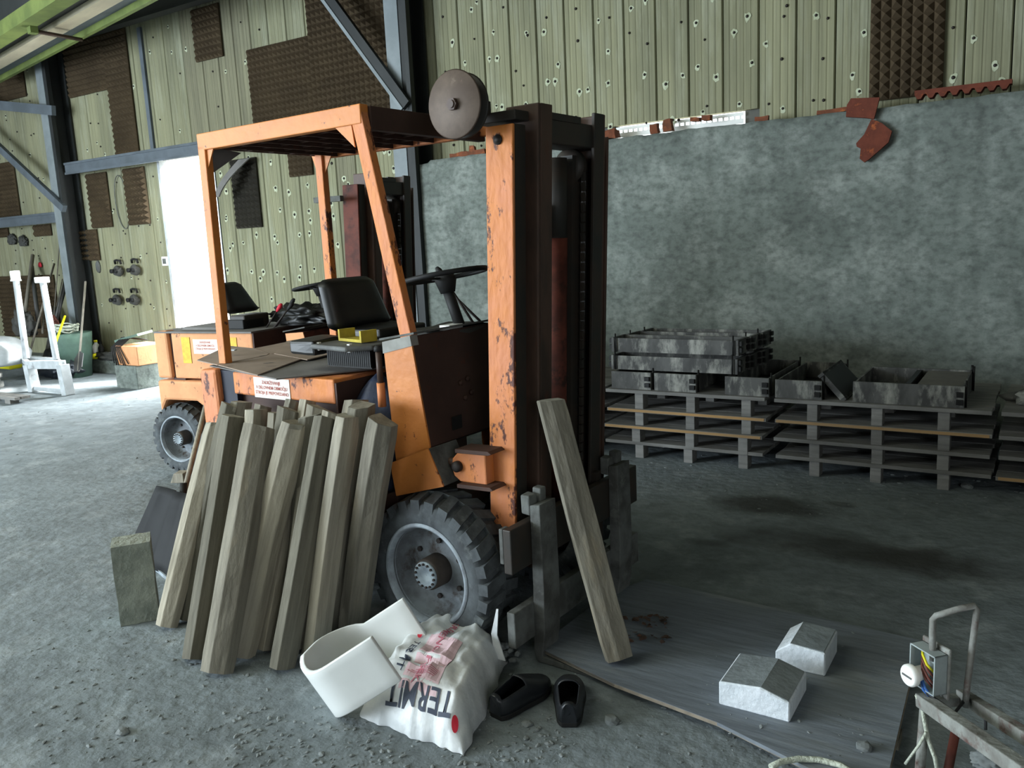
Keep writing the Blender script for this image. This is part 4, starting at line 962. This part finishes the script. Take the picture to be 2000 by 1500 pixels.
# torn strip standing up at the sack mouth
bm=bm_(); p0=G(982,1290,.06); p1=WY(968,1240,p0.y); p2=WY(972,1190,p0.y)
for a,b,wa,wb in ((p0,p1,.035,.02),(p1,p2,.02,.006)):
    hexa(bm,[a-sc0+Vector((-wa,0,0)),a-sc0+Vector((wa*.3,0,0)),a-sc0+Vector((wa*.3,.004,0)),a-sc0+Vector((-wa,.004,0)),b-sc0+Vector((-wb,0,0)),b-sc0+Vector((wb*.3,0,0)),b-sc0+Vector((wb*.3,.004,0)),b-sc0+Vector((-wb,.004,0))])
obj('torn_strip',bm,'sack',sk)
bm=bm_()
for k in range(60):
    u=R.uniform(.1,.95); p=sp(u,.97); p+=Vector((R.uniform(-.05,.05),R.uniform(-.02,.08),0)); p.z=.0+R.uniform(.01,.05)
    bmesh.ops.create_icosphere(bm,subdivisions=1,radius=R.uniform(.01,.028),matrix=Matrix.Translation(p-sc0)@Matrix.Diagonal((1,1.3,.7,1)))
jitter(bm,.008,30); tag(obj('spilled_rubble',bm,'stone',sk),kind='stuff')
# ================================================================== SHOES
def shoe(label,heel,toe,Ls=.28):
    d=(toe-heel).normalized(); t=thing('shoe',label,'shoe',heel,(0,0,math.atan2(d.y,d.x)),group='pair of black shoes')
    def W_(u): return .036+.012*math.sin(PI*min(1,u*1.0))+.010*math.exp(-((u-.68)/.18)**2)
    def wid(u): return max(.004,W_(u)*max(0,1-max(0,(u-.82)/.18)**2.2)**.5*(1-max(0,(.12-u)/.12)**2*.55)**.5)
    def hgt(u): return lerp(.072,.088,min(1,u/.45)) if u<.45 else lerp(.088,.038,min(1,(u-.45)/.42)) if u<.87 else .038*(1-((u-.87)/.14)**2)
    bm=bm_(); n=28;k=16; V=[]
    for i in range(n+1):
        u=i/n; row=[]; w=wid(u); h=hgt(u)
        for j in range(k+1):
            a=PI*j/k; cy=-math.cos(a); sz=math.sin(a)**.75
            row.append(bm.verts.new((u*Ls+(-.008 if i==0 and 3<j<13 else 0),w*cy*(abs(cy)**-.25 if abs(cy)>.01 else 1)*1.0,.018+h*sz)))
        V.append(row)
    for i in range(n):
        for j in range(k):
            u=(i+.5)/n
            if .04<u<.44 and 4<=j<=11: continue
            f=bm.faces.new([V[i][j],V[i+1][j],V[i+1][j+1],V[i][j+1]]); f.smooth=True
    bm.faces.new(V[0])
    o=obj('upper',bm,'shoe',t); sm=o.modifiers.new('s','SOLIDIFY'); sm.thickness=.004
    bm=bm_(); prism(bm,[(u*Ls,wid(u)*1.04) for u in [i/20 for i in range(21)]]+[(u*Ls,-wid(u)*1.04) for u in [1-i/20 for i in range(21)]],.001,.02,'z'); obj('sole',bm,'plastic',t,.003)
    bm=bm_(); prism(bm,[(u*Ls,wid(u)*.9) for u in [.03+.9*i/20 for i in range(21)]]+[(u*Ls,-wid(u)*.9) for u in [.93-.9*i/20 for i in range(21)]],.02,.024,'z'); obj('insole',bm,'shoe_in',t)
    return t
shoe('left black slip-on shoe, pointing right towards the plywood',G(968,1405),G(1082,1330))
shoe('right black slip-on shoe, standing with its heel to the front',G(1112,1422),G(1113,1322))
# ================================================================== PLYWOOD AND BLOCKS
PZ=.050
P=[G(1050,1263,PZ),G(1110,1218,PZ),G(1180,1165,PZ),G(1262,1131,PZ),G(1796,1250,PZ),G(1738,1499,PZ),G(1700,1560,PZ),G(1400,1410,PZ),G(1200,1335,PZ)]
t_=thing('plywood_sheet','large dusty grey plywood sheet lying on the floor before the forks','board',Vector((P[0].x,P[0].y,0)))
bm=bm_(); cc=P[0]; edge=[]
for i in range(len(P)):
    a,b=P[i],P[(i+1)%len(P)]; m=8
    for k in range(m):
        p=lerp(a,b,k/m); edge.append((p.x-cc.x+.006*noise.noise(Vector((i*5+k,0,1))),p.y-cc.y+.008*noise.noise(Vector((i*5+k,3,1)))))
prism(bm,edge,PZ-.012,PZ,'z'); obj('panel',bm,'ply',t_)
bm=bm_(); prism(bm,[(x*1.002,y*1.002) for x,y in edge],PZ-.0145,PZ-.002,'z'); obj('raw_edge',bm,'ply_edge',t_)
bm=bm_(); p=P[8]; box(bm,p.x-cc.x-.05,p.x-cc.x+.9,p.y-cc.y+.12,p.y-cc.y+.19,.002,PZ-.0145); obj('batten',bm,'wood_dark',t_)
def block(name,label,A,B,dep,h,seed,mir=False):
    """A,B front bottom corners"""
    d=(B-A); L_=d.length; t=thing(name,label,'block',A,(0,0,math.atan2(d.y,d.x)))
    sec=[(0,0),(L_,0),(L_,h*.62),(L_*.60,h),(0,h*.86)]
    if not mir: sec[2]=(L_,h*.70)
    if mir: sec=[(0,0),(L_,0),(L_,h*.90),(L_*.30,h),(0,h*.60)]
    bm=bm_(); prism(bm,sec,0,dep,'y'); bmesh.ops.bevel(bm,geom=bm.edges[:],offset=.004,segments=1,affect='EDGES'); 
    obj('body',bm,'block',t)
    bm=bm_(); 
    x_,zl,zm,zr=sec[3][0],sec[4][1],h,sec[2][1]  # sloping upper faces get a grey material over the white body
    prism(bm,[(.006,zl+.0015),(x_,zm+.0015),(x_,zm-.006),(.006,zl-.006)],.006,dep-.006,'y'); tag(obj('left_face',bm,'block' if mir else 'block_top',t),None if mir else 'grey upper face')
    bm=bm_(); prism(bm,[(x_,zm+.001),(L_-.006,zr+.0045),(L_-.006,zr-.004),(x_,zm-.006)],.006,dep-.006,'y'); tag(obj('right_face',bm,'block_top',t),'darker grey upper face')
    return t
block('aerated_block','white angular block with a bright front face, nearer the camera',G(1404,1376,PZ),G(1542,1412,PZ),.22,.095,1)
block('aerated_block','smaller chipped white block lying behind the bright-fronted one',G(1514,1300,PZ),G(1611,1322,PZ),.20,.095,2,True)
# the second block is wider than its front shows
# loose stones
def stone(label,px,py,r,z=0,m='stone',seed=0):
    bm=bm_(); bmesh.ops.create_icosphere(bm,subdivisions=2,radius=r)
    for v in bm.verts:
        v.co*=1+.35*noise.noise(v.co/r*1.3+Vector((seed*3.3,0,0))); v.co.z=max(v.co.z*.55,-r*.3)
    tag(obj('stone',bm,m,loc=G(px,py,z)+Vector((0,0,r*.3))),label,'stone')
stone('large grey stone on the near corner of the plywood',1688,1462,.024,PZ,seed=1)
stone('flat grey stone on the floor right of the shoes',1196,1410,.026,seed=2)
stone('grey stone just left of the right shoe heel',1030,1416,.018,seed=3)
stone('lone grey pebble on the floor at the lower left',240,1432,.022,seed=4)
stone('round grey stone under the second pallet stack',1888,952,.035,seed=5)
bm=bm_(); rs=random.Random(12)
def chips(n,reg,r0,r1):
    for _ in range(n):
        px=rs.uniform(reg[0],reg[2]); py=rs.uniform(reg[1],reg[3]); p=G(px,py,reg[4] if len(reg)>4 else 0); r=rs.uniform(r0,r1)*rs.random()**.7
        bmesh.ops.create_icosphere(bm,subdivisions=1,radius=max(r,.002),matrix=Matrix.Translation(p+Vector((0,0,r*.2)))@Matrix.Rotation(rs.uniform(0,6),4,'Z')@Matrix.Diagonal((1.5,.9,.5,1)))
chips(320,(60,1200,560,1500),.003,.011); chips(420,(430,1380,1100,1500),.003,.011); chips(150,(960,1290,1450,1500),.002,.009); chips(60,(1350,1230,1740,1480,PZ),.002,.008)
chips(80,(760,1180,900,1290),.006,.02); chips(150,(1480,920,2000,1010),.004,.012); chips(80,(0,760,300,900),.004,.014); chips(120,(1160,870,1500,960),.003,.01)
jitter(bm,.003,60); tag(obj('floor_chips',bm,'stone'),'scattered small concrete chips on the floor','rubble',kind='stuff')
# dead leaves by the single post
bm=bm_()
for k in range(40):
    p=G(rs.uniform(1210,1310),rs.uniform(1205,1258),PZ+.002); a=rs.uniform(0,6); s=rs.uniform(.008,.02)
    vs=[bm.verts.new(p+Vector((s*math.cos(a+q),s*.6*math.sin(a+q)*1.2,.004+rs.uniform(0,.012)))) for q in (0,1.3,2.6,3.9,5.1)]; bm.faces.new(vs)
tag(obj('wood_shavings',bm,'rail_steel'),'brown bark scraps on the plywood behind the single post','scraps',kind='stuff')
# ================================================================== PALLETS
DM=None
def pallet_set(x0,wd,zs,label0,fresh,seed,posts):
    rp=random.Random(seed); objs=[]
    for k,(z) in enumerate(zs):
        t=thing('pallet',label0[k],'pallet',(x0+rp.uniform(-.012,.012),5.42+rp.uniform(-.01,.012),z-.145 if k else 0),(0,0,rp.uniform(-.006,.006)),group='grey pallets stacked along the wall')
        hb=(z-.025)-(t.location.z)
        ny=7; dw=.95/ny
        bm=bm_(); box(bm,0,wd,0,dw-.004,0,.024); b0=obj('deck_board',bm,'pallet',t,.002)
        for j in range(ny):
            b=b0 if j==0 else inst(b0,t); b.location=(rp.uniform(-.004,.004),j*(dw+.001),z-.025-t.location.z+rp.uniform(-.001,.001))
        if fresh[k]:
            bm=bm_(); box(bm,.01,wd-.01,-.004,.0,.003,.021); tag(obj('fresh_edge',bm,'pallet_new',t,loc=(0,0,z-.025-t.location.z)),'fresh yellow sawn front edge')
        bm=bm_(); box(bm,-.032,.032,0,.09,0,hb); p0=obj('block',bm,'pallet',t,.003)
        first=True
        for px in posts:
            for py in (.015,.42,.84):
                q=p0 if first else inst(p0,t); first=False; q.location=(px+rp.uniform(-.012,.012),py,0)
    return
xl=WY(1182,790,5.42).x; xr=WY(1498,790,5.42).x
zsA=[.125,.245,.365,.50]
def L4(w): return [f'bottom pallet of the {w}',f'second pallet from the floor in the {w}',f'third pallet from the floor in the {w}',f'top pallet of the {w}']
pallet_set(xl,xr-xl-.02,zsA,L4('stack under the long mould pile'),(0,1,1,0),1,[.25,.64,1.02])
x2=WY(1512,792,5.42).x; x2r=WY(1940,860,5.42).x
pallet_set(x2,x2r-x2-.01,zsA,L4('stack under the double mould'),(0,0,1,0),2,[.24,.62,.99])
pallet_set(xl-1.27,1.22,zsA,L4('stack mostly hidden behind the mast'),(0,0,0,0),3,[.25,.6,.97])
pallet_set(x2r+.03,1.22,zsA,L4('stack cut off by the right picture edge'),(1,0,0,0),4,[.25,.6,.97])
# ================================================================== MOULDS
TZ2=.501
def mould(label,loc,rot,L_,w,h=.115,m='mould',fill=None,name='casting_mould',group='steel casting moulds on the pallets',lugs=True,th=.010,flip=False):
    t=thing(name,label,'mould',loc,rot,group)
    bm=bm_(); box(bm,0,L_,0,th,0,h); obj('side_plate',bm,m,t); bm=bm_(); box(bm,0,L_,w-th,w,0,h); obj('side_plate',bm,m,t)
    bm=bm_(); box(bm,0,L_,th,w-th,0,.006); obj('base_plate',bm,'mould_dark',t)
    for x in (.0,L_-th):
        bm=bm_(); box(bm,x-.004,x+th+.004,-.006,w+.006,0,h+.004); obj('end_plate',bm,m,t)
    if lugs:
        bm=bm_(); tube(bm,[(.03,-.012,-.0),(.03,-.012,h+.035)],.006,6); l0=obj('corner_rod',bm,'mould_dark',t)
        l1=inst(l0,t,(L_-.06,0,0))
        bm=bm_(); box(bm,-.02,0,-.0,.035,.02,.05); box(bm,-.02,0,.0,.035,.065,.095); l2=obj('end_lug',bm,'mould_dark',t); l2.location=(-.004,0,0); inst(l2,t,(L_+.024,0,0)); inst(l2,t,(L_+.024,w-.035,0))
    if fill:
        bm=bm_(); box(bm,th,L_-th,th,w-th,.006,h-.004 if fill>0 else h*.35); tag(obj('cement_fill',bm,'cement',t),'pale cement filling the mould')
    return t
YM=5.47
def xm(px,py=760,Y=YM): return WY(px,py,Y).x
# lower ones point away from the camera (length along y)
def lower(label,pa,pb,L_=.82,h=.12,fill=None,Y=YM):
    xa,xb=xm(pa,760,Y),xm(pb,765,Y); return mould(label,(xb,Y,TZ2),(0,0,PI/2),L_,xb-xa,h,fill=fill)
lower('lower mould end, leftmost under the pile of long moulds',1197,1270)
lower('lower mould end, second from the left under the long moulds',1280,1358)
lower('lower mould end poking out at the right end of the pile',1418,1500)
lower('open mould between the long pile and the tilted mould',1516,1603,.80,.115)
xa,xb=xm(1668,790),xm(1882,800)
t_=lower('double mould at the right, its right half filled with cement',1668,1882,.62,.125)
w=xb-xa
bm=bm_(); box(bm,.01,.61,w*.48,w*.48+.03,0,.12); obj('divider_plate',bm,'mould_dark',t_)
bm=bm_(); box(bm,.012,.608,.012,w*.42,.006,.118); tag(obj('cement_fill',bm,'cement',t_),'pale cement filling the right half')
bm=bm_(); box(bm,.012,.608,w*.55,w-.012,.006,.03); obj('mould_floor',bm,'dust_steel',t_)
bm=bm_(); tube(bm,[(.60,.0,.11),(.60,.0,.165)],.008,6); obj('corner_rod',bm,'mould_dark',t_)
# long ones across the top in two layers
xa,xb=xm(1192,700),xm(1437,700); LL=xb-xa
zl0=TZ2+.135
names=[['front long mould of the lower layer','front long mould of the upper layer'],['middle long mould of the lower layer','middle long mould of the upper layer'],['rear long mould of the lower layer','rear long mould of the upper layer']]
for j in range(3):
    for k in range(2):
        mould(names[j][k]+' in the pile',(xa+.02*j+.006*k,YM+.03+j*.215,zl0+k*.128),(0,0,0),LL,.20,.10,fill=-1)
# tilted trough
mould('shallow mould propped on its edge between the open and double moulds',(xm(1646,785,5.50)+.02,5.50,TZ2+.012),(0,-2.30,0),.215,.55,.035,lugs=False,th=.012)
# lump at the right edge
blob('rubble_heap','grey lumpy rubble pile on the pallets at the right edge','rubble',(x2r+.5,5.75,.545),.42,.20,.12,'mould',.3,2.4,9)
# ================================================================== JUNCTION BOX STAND, LOWER RIGHT
YD=2.33
base=WY(1830,1370,YD); t_=thing('cable_stand','cement-splashed steel frame carrying an open junction box, lower right corner','frame',(base.x,base.y,0))
b0_=Vector((base.x,base.y,0))
def D(px,py,Y=YD): return WY(px,py,Y)-b0_
def tb(name,pts,r,m='splash',n=10,par=None):
    bm=bm_(); tube(bm,pts,r,n); return obj(name,bm,m,par or t_)
tb('upright_loop',[D(1822,1290),D(1821,1240),D(1822,1210),D(1828,1203),D(1870,1190),D(1903,1183,2.36),D(1908,1190,2.36),D(1898,1270,2.36),D(1890,1330,2.36),D(1885,1380,2.36)],.0085)
bm=bm_(); bar(bm,D(1800,1366,2.33),D(2010,1512,1.95),.036,.036); obj('front_bar',bm,'splash',t_,.003)
bm=bm_(); bar(bm,D(1878,1358,2.45),D(2040,1462,2.1),.03,.034); obj('rear_bar',bm,'splash',t_,.003)
bm=bm_(); bar(bm,D(1805,1372,2.34),D(1880,1366,2.45),.025,.025); obj('cross_bar',bm,'splash',t_)
p=D(1806,1385); tb('leg',[p,Vector((p.x-.01,p.y,.0))],.013)
p=D(1872,1400,2.40); tb('leg',[p,Vector((p.x-.03,p.y-.05,.0))],.012,'rust_red')
p=D(2010,1500,1.95); tb('leg',[p,Vector((p.x,p.y,.0))],.013)
p=D(2040,1462,2.1); tb('leg',[p,Vector((p.x,p.y,.0))],.013)
# box: back plate and open housing facing left-front
bc=D(1812,1305); bx=thing('junction_box','open grey junction box with coloured wires and a white cap','box',b0_+bc,(0,0,-.72))
def bxm(name,f,m,bev=.002):
    bm=bm_(); f(bm); return obj(name,bm,m,bx,bev)
bxm('back_plate',lambda b:box(b,-.048,.048,.022,.032,-.075,.070),'splash',.004)
def hous(b):
    for a in ((-.045,.045,-.02,.022,.052,.056),(-.045,.045,-.02,.022,-.056,-.052),(-.045,-.041,-.02,.022,-.056,.056),(.041,.045,-.02,.022,-.056,.056),(-.045,.045,.018,.022,-.056,.056)): box(b,*a)
bxm('housing',hous,'box_clear',.001)
bxm('cap',lambda b:lathe(b,[(.001,-.055),(.026,-.055),(.030,-.050),(.030,-.038),(.020,-.034),(.020,.0)],20,'y',(-.012,0,-.018)),'white',.001)
bxm('cap_slot',lambda b:box(b,-.030,.004,-.0565,-.054,-.021,-.016),'grey_plastic',0)
for k,(m,z0,x1_) in enumerate((('wire_yel',.035,.03),('wire_red',.02,.034),('wire_red',.0,.036),('wire_red',-.01,.030),('blue',-.035,.028),('blue',-.042,.02))):
    bm=bm_(); tube(bm,[(-.02,.0,z0+.012),(.0,-.018,z0+.008),(x1_-.01,-.022,z0-.010),(x1_,-.008,z0-.03)],.0035,6); obj('wire',bm,m,bx)
# twine and cables
tw=thing('twine','white twine hanging from the front bar of the cable frame','twine',b0_)
tb('twine_strand',[D(1790,1357,2.32),D(1802,1385,2.31),D(1806,1410,2.31),D(1813,1445,2.31),D(1826,1480,2.31),D(1832,1512,2.31)],.0055,'rope',8,tw)
tb('twine_strand',[D(1809,1430,2.30),D(1795,1455,2.30),D(1768,1492,2.30)],.004,'rope',6,tw)
cb=thing('cable','thin black cable running along the front bar','cable',b0_)
tb('cable_run',[D(1808,1352,2.31),D(1830,1368,2.30),D(1865,1392,2.27),D(1882,1370,2.36),D(1905,1360,2.42),D(1925,1385,2.40),D(1925,1425,2.36)],.0045,'cable',6,cb)
hs=G(1575,1500,.012); o=obj('hose_loop',(lambda b:(tube(b,[G(x,y,.062)-hs for x,y in ((1505,1498),(1525,1488),(1560,1482),(1600,1484),(1640,1494),(1670,1512))],.009,8),b)[1])(bm_()),'rope',loc=hs); tag(o,'pale hose loop just entering the bottom edge of the photo','hose')
lump=G(1935,1500,0); blob('cement_lump','grey cement lump on the floor under the front bar','stone',lump+Vector((0,0,.02)),.05,.04,.03,'stone',.4,3,2)
# ================================================================== CLUTTER ALONG THE LEFT WALL
def leaner(name,label,cat,pa,pb,Ya,Yb,r,m='tool_wood',head=None,group='tools leaning on the wall behind the white frame'):
    a=WY(pa[0],pa[1],Ya); a.z=max(a.z,.0); b=WY(pb[0],pb[1],Yb); c=Vector((a.x,a.y,0)); t=thing(name,label,cat,c,group=group)
    bm=bm_(); tube(bm,[a-c,b-c],r,8); obj('shaft',bm,m,t)
    if head=='blade':
        d=(b-a).normalized(); s=d.cross(Vector((0,1,0))).normalized(); p=a-c
        bm=bm_(); q=[p+s*.0,p+s*.11+d*.03,p+s*.12+d*.22,p+d*.30,p-s*.12+d*.22,p-s*.11+d*.03]; A=[bm.verts.new(v) for v in q]; B=[bm.verts.new(v+Vector((0,-.012,0))) for v in q]; bm.faces.new(A); bm.faces.new(B[::-1])
        for i in range(6): bm.faces.new([A[i],B[i],B[(i+1)%6],A[(i+1)%6]])
        obj('blade',bm,'tool_steel',t)
    return t
leaner('pole','thick grey pole leaning leftmost, crossing the foam behind the yellow can','pole',(37,700),(64,498),6.3,7.0,.028,'tool_wood')
leaner('pole','dark pole meeting the thick grey pole at its top','pole',(76,640),(62,520),6.6,6.98,.030,'tool_steel')
leaner('pole','slim pale stick leaning between the two white posts','pole',(55,700),(106,515),6.1,7.0,.014,'tool_wood')
leaner('pole','thin dark rod right of the second white post','pole',(104,640),(128,540),6.5,7.0,.016,'tool_steel')
leaner('pole','thin dark rod left of the grey column','pole',(110,625),(132,545),6.6,7.0,.024,'tool_steel')
leaner('pole','wooden lath with its foot behind the white frame','pole',(83,650),(88,590),6.5,7.0,.016,'tool_wood')
leaner('pole','curved thin lath reaching highest on the wall','pole',(100,690),(117,465),6.6,7.02,.008,'tool_wood')
leaner('pole','slim rod just right of the highest lath','pole',(110,600),(122,545),6.8,7.02,.008,'tool_wood')
leaner('pole','dark plank-like pole beside the highest lath','pole',(90,700),(108,600),6.4,7.0,.03,'tool_steel')
leaner('shovel','shovel with pale handle leaning on the column, blade down','shovel',(153,725),(167,550),6.25,6.78,.016,'tool_wood','blade')
leaner('pole','bright yellow stick leaning by the green bin','stick',(108,672),(127,617),6.1,6.4,.015,'yellow_bright')
# green bin with rope
gb=WY(135,722,6.45); t_=thing('green_bin','tall green plastic bin with pale rope on top, beside the column','bin',(gb.x,6.55,0))
bm=bm_(); lathe(bm,[(.20,.0),(.26,.55),(.265,.62),(.25,.62),(.24,.5),(.001,.5)],20,'z'); obj('body',bm,'bin_green',t_,fixn=False)
rope=thing('rope_coil','pale tangled rope lying on the green bin','rope',(gb.x,6.5,.62))
for k in range(5):
    bm=bm_(); tube(bm,[(.16*math.cos(a+k)*(1+.1*k),.12*math.sin(a+k),.03+.02*k+.02*math.sin(3*a)) for a in [2*PI*i/14 for i in range(14)]],.012,6,closed=True); obj('rope_turn',bm,'rope',rope)
blob('red_rag','crumpled dull red rag hanging beside the green bin','rag',(gb.x-.32,6.5,.70),.10,.06,.16,'rust_red',.4,3,4)
# bottles on the kerb
def bottle(label,px,h,r,m,cap='white',Y=6.95,py=700,spray=False):
    p=WY(px,py,Y); t=thing('bottle',label,'bottle',(p.x,Y,.202),group='bottles on the kerb by the column')
    bm=bm_(); lathe(bm,[(.001,0),(r,0),(r,h*.65),(r*.4,h*.82),(r*.35,h*.9),(.001,h*.9)],16,'z'); obj('body',bm,m,t)
    bm=bm_(); lathe(bm,[(r*.42,h*.88),(r*.42,h),(.001,h)],12,'z')
    if spray: box(bm,-.09,.03,-.02,.02,h,h+.05)
    obj('cap',bm,cap,t); return t
bottle('green spray bottle with a white trigger on the kerb',179,.30,.055,'bottle_green',spray=True)
bottle('white canister with a yellow lower half on the kerb',191,.26,.06,'white',cap='yellow_bright')
bottle('small dark bottle right of the white canister',200,.24,.04,'plastic',cap='plastic')
bottle('yellow tin lying low in front of the white canister',189,.09,.055,'yellow_bright',Y=6.90,py=708)
blob('glove_pile','heap of dark work gloves on the kerb','gloves',WY(217,697,6.95)*1.0,.32,.10,.07,'glove',.5,4,3)
blob('bin_bag','black bin bag on the floor below the bottles','bag',Vector((G(172,728).x,6.45,.14)),.42,.2,.22,'blackbag',.4,3,7)
blob('rag_heap','dark heap of sacks at the foot of the column','sacks',Vector((G(146,722).x,6.55,.08)),.22,.15,.12,'glove',.5,3,8)
# sockets: bracket with hanging dark plug, four times
for i,(px,py,lb) in enumerate(((233,512,'upper left'),(266,510,'upper right'),(231,568,'lower left'),(265,568,'lower right'))):
    p=WY(px,py,PY-.02); t=thing('breathing_mask',f'dark respirator mask hanging on the wall, {lb} of the four','mask',p,group='four masks on the wall left of the doorway')
    bm=bm_(); tube(bm,[(-.085,-.01,-.02),(-.06,-.03,.02),(.0,-.035,.03),(.06,-.03,.02),(.065,-.02,-.03)],.016,6); obj('strap',bm,'plastic',t)
    dz=-(WY(px,py,PY).z-WY(px,py+17,PY).z)
    bm=bm_(); bmesh.ops.create_icosphere(bm,subdivisions=3,radius=.1,matrix=Matrix.Translation((0,-.04,dz))@Matrix.Diagonal((1,.6,.72,1))); jitter(bm,.025,12); o=obj('mask_body',bm,'glove',t)
    bm=bm_(); lathe(bm,[(.03,0),(.03,-.03),(.001,-.03)],12,'y',(-.05,-.085,dz)); lathe(bm,[(.03,0),(.03,-.03),(.001,-.03)],12,'y',(.05,-.085,dz)); obj('filter',bm,'plastic',t)
for i,(px,py,lb) in enumerate(((24,470,'left of the pair'),(46,473,'right of the pair'))):
    p=WY(px,py,PY-.03); blob('cap',f'small dark cap hanging high on the wall, {lb}','cap',p,.10,.05,.10,'glove',.35,4,i)
p=WY(193,521,PY); tag(obj('oval_plate',(lambda b:(lathe(b,[(.001,-.02),(.06,-.02),(.065,0)],18,'y'),b)[1])(bm_()),'dust_steel',loc=p),'small grey oval plate on the wall below the torn foam','plate'); bpy.data.objects['oval_plate'].scale=(.8,1,1.4)
p=WY(325,510,PY); t_=thing('socket_box','small white frame switch box beside the doorway','switch',p); bm=bm_(); box(bm,-.06,.06,-.03,0,-.06,.06); obj('box_rim',bm,'white',t_,.005); bm=bm_(); box(bm,-.035,.035,-.034,-.03,-.035,.035); obj('rocker',bm,'dust_steel',t_)
p=WY(82,518,PY); blob('red_hook_tag','tiny red tag hanging on the wall among the tools','tag',p-Vector((0,.03,0)),.04,.02,.05,'red',.2,3,1,sub=2)
p=WY(238,395,PY-.02); tag(obj('wire_hoop',(lambda b:(tube(b,[(.26*math.cos(a)*.55,-.01*math.sin(a),.36*math.sin(a)) for a in [2*PI*i/24 for i in range(24)]],.006,6,closed=True),b)[1])(bm_()),'dust_steel',loc=p),'thin wire hoop hanging between two foam strips','hoop')
# white steel frame with two posts
A_=G(46,765);B_=G(87,764);C_=G(120,755)
t_=thing('white_frame','white steel base frame with two tall tilted round posts, left','frame',G(80,762))
fc=G(80,762)
def tp(name,a,b,r,m='white_steel'):
    bm=bm_(); tube(bm,[a-fc,b-fc],r,14); return obj(name,bm,m,t_)
YF2=5.75
p1=tp('round_post',WY(52,700,YF2),WY(31,545,YF2+.1),.040); p2=tp('round_post',WY(110,702,YF2),WY(84,552,YF2+.1),.040)
q=WY(30,540,YF2+.1)-fc; bm=bm_(); lathe(bm,[(.065,-.06),(.065,-.04),(.058,-.035),(.060,.06),(.055,.075),(.001,.078)],18,'z',q); obj('post_cap',bm,'white',p1)
q=WY(84,547,YF2+.1)-fc; bm=bm_(); box(bm,q.x-.12,q.x+.07,q.y-.05,q.y+.05,q.z-.035,q.z+.04); obj('post_cap',bm,'white',p2,.01)
def bb_(a,b,w,h,name='frame_bar'):
    bm=bm_(); bar(bm,a-fc,b-fc,w,h); obj(name,bm,'white_steel',t_,.006)
f0,f1=WY(57,712,5.55),WY(122,712,5.55); r0,r1=WY(43,700,6.0),WY(108,703,6.0)
bb_(f0,f1,.10,.10); bb_(r0,r1,.06,.06); bb_(f0,r0,.06,.06); bb_(f1,r1,.06,.06)
for p in (f0,f1,):
    bb_(p,Vector((p.x+.04,p.y,0)),.12,.10,'frame_leg')
for p in (r0,r1): bb_(p,Vector((p.x,p.y,0)),.06,.06,'frame_leg')
bb_(Vector((f0.x,f0.y,.05)),Vector((f1.x,f1.y,.05)),.06,.05)
# grey round machine at the left edge and yellow can
mx=G(30,768); t_=thing('round_tank','dusty grey rounded machine housing on steel feet, left edge','machine',Vector((mx.x-1.15,5.45,0)))
o=blob('housing',None,None,(0,.25,.42),.62,.45,.24,'white_steel',.10,1.5,3,parent=t_)
for dx in (-.3,.0,.28):
    bm=bm_(); tube(bm,[(dx,0,.35),(dx+.02,-.05,.0)],.045,8); obj('foot',bm,'dust_steel',t_)
bm=bm_(); tube(bm,[(.30+.14*math.cos(a),-.1,.14+.13*math.sin(a)) for a in [2*PI*i/16 for i in range(16)]],.03,8,closed=True); obj('wheel_ring',bm,'white_steel',t_)
bm=bm_(); lathe(bm,[(.12,0),(.14,.02),(.14,.08),(.11,.09),(.11,.13),(.14,.14),(.14,.19),(.001,.20)],20,'z',(.50,-.02,.02)); obj('spool',bm,'dust_steel',t_)
p=WY(14,690,6.2); t_=thing('yellow_can','bright yellow plastic jerrycan hanging behind the rounded machine','can',p)
bm=bm_(); prism(bm,[(-.12,-.22),(.20,-.22),(.16,.05),(.06,.12),(.04,.22),(-.10,.24),(-.14,.1)],-.10,.10,'y'); obj('body',bm,'yellow_bright',t_,.03)
bm=bm_(); tube(bm,[(-.16,-.115,.08),(.0,-.12,.12),(.14,-.115,.10)],.01,6); obj('strap',bm,'cable',t_)
blob('jacket_pile','dark clothes heap above the yellow can','clothes',p+Vector((.08,.25,.36)),.22,.12,.22,'glove',.5,3,6)
# pallet scrap on the floor left
p=G(10,785); bm=bm_(); box(bm,-.3,.35,-.06,.0,.05,.08); box(bm,-.3,-.18,-.06,.04,0,.05); box(bm,.12,.24,-.06,.04,0,.05); box(bm,-.3,.35,.02,.12,.05,.08); tag(obj('low_pallet',bm,'pallet',loc=p),'low grey pallet scrap on the floor under the rounded machine','pallet')
# flat sheets / scrap on kerb near the cabinet
for px,lb in ((235,'flat grey offcut on the kerb left of the orange cabinet'),(262,'pale metal offcut on the kerb nearest the orange cabinet')):
    p=WY(px,707,6.92); bm=bm_(); box(bm,-.18,.18,-.06,.06,0,.02); tag(obj('metal_offcut',bm,'dust_steel',loc=(p.x,6.94,.205),rot=(0,0,.1)),lb,'offcut')
bpy.context.view_layer.update()
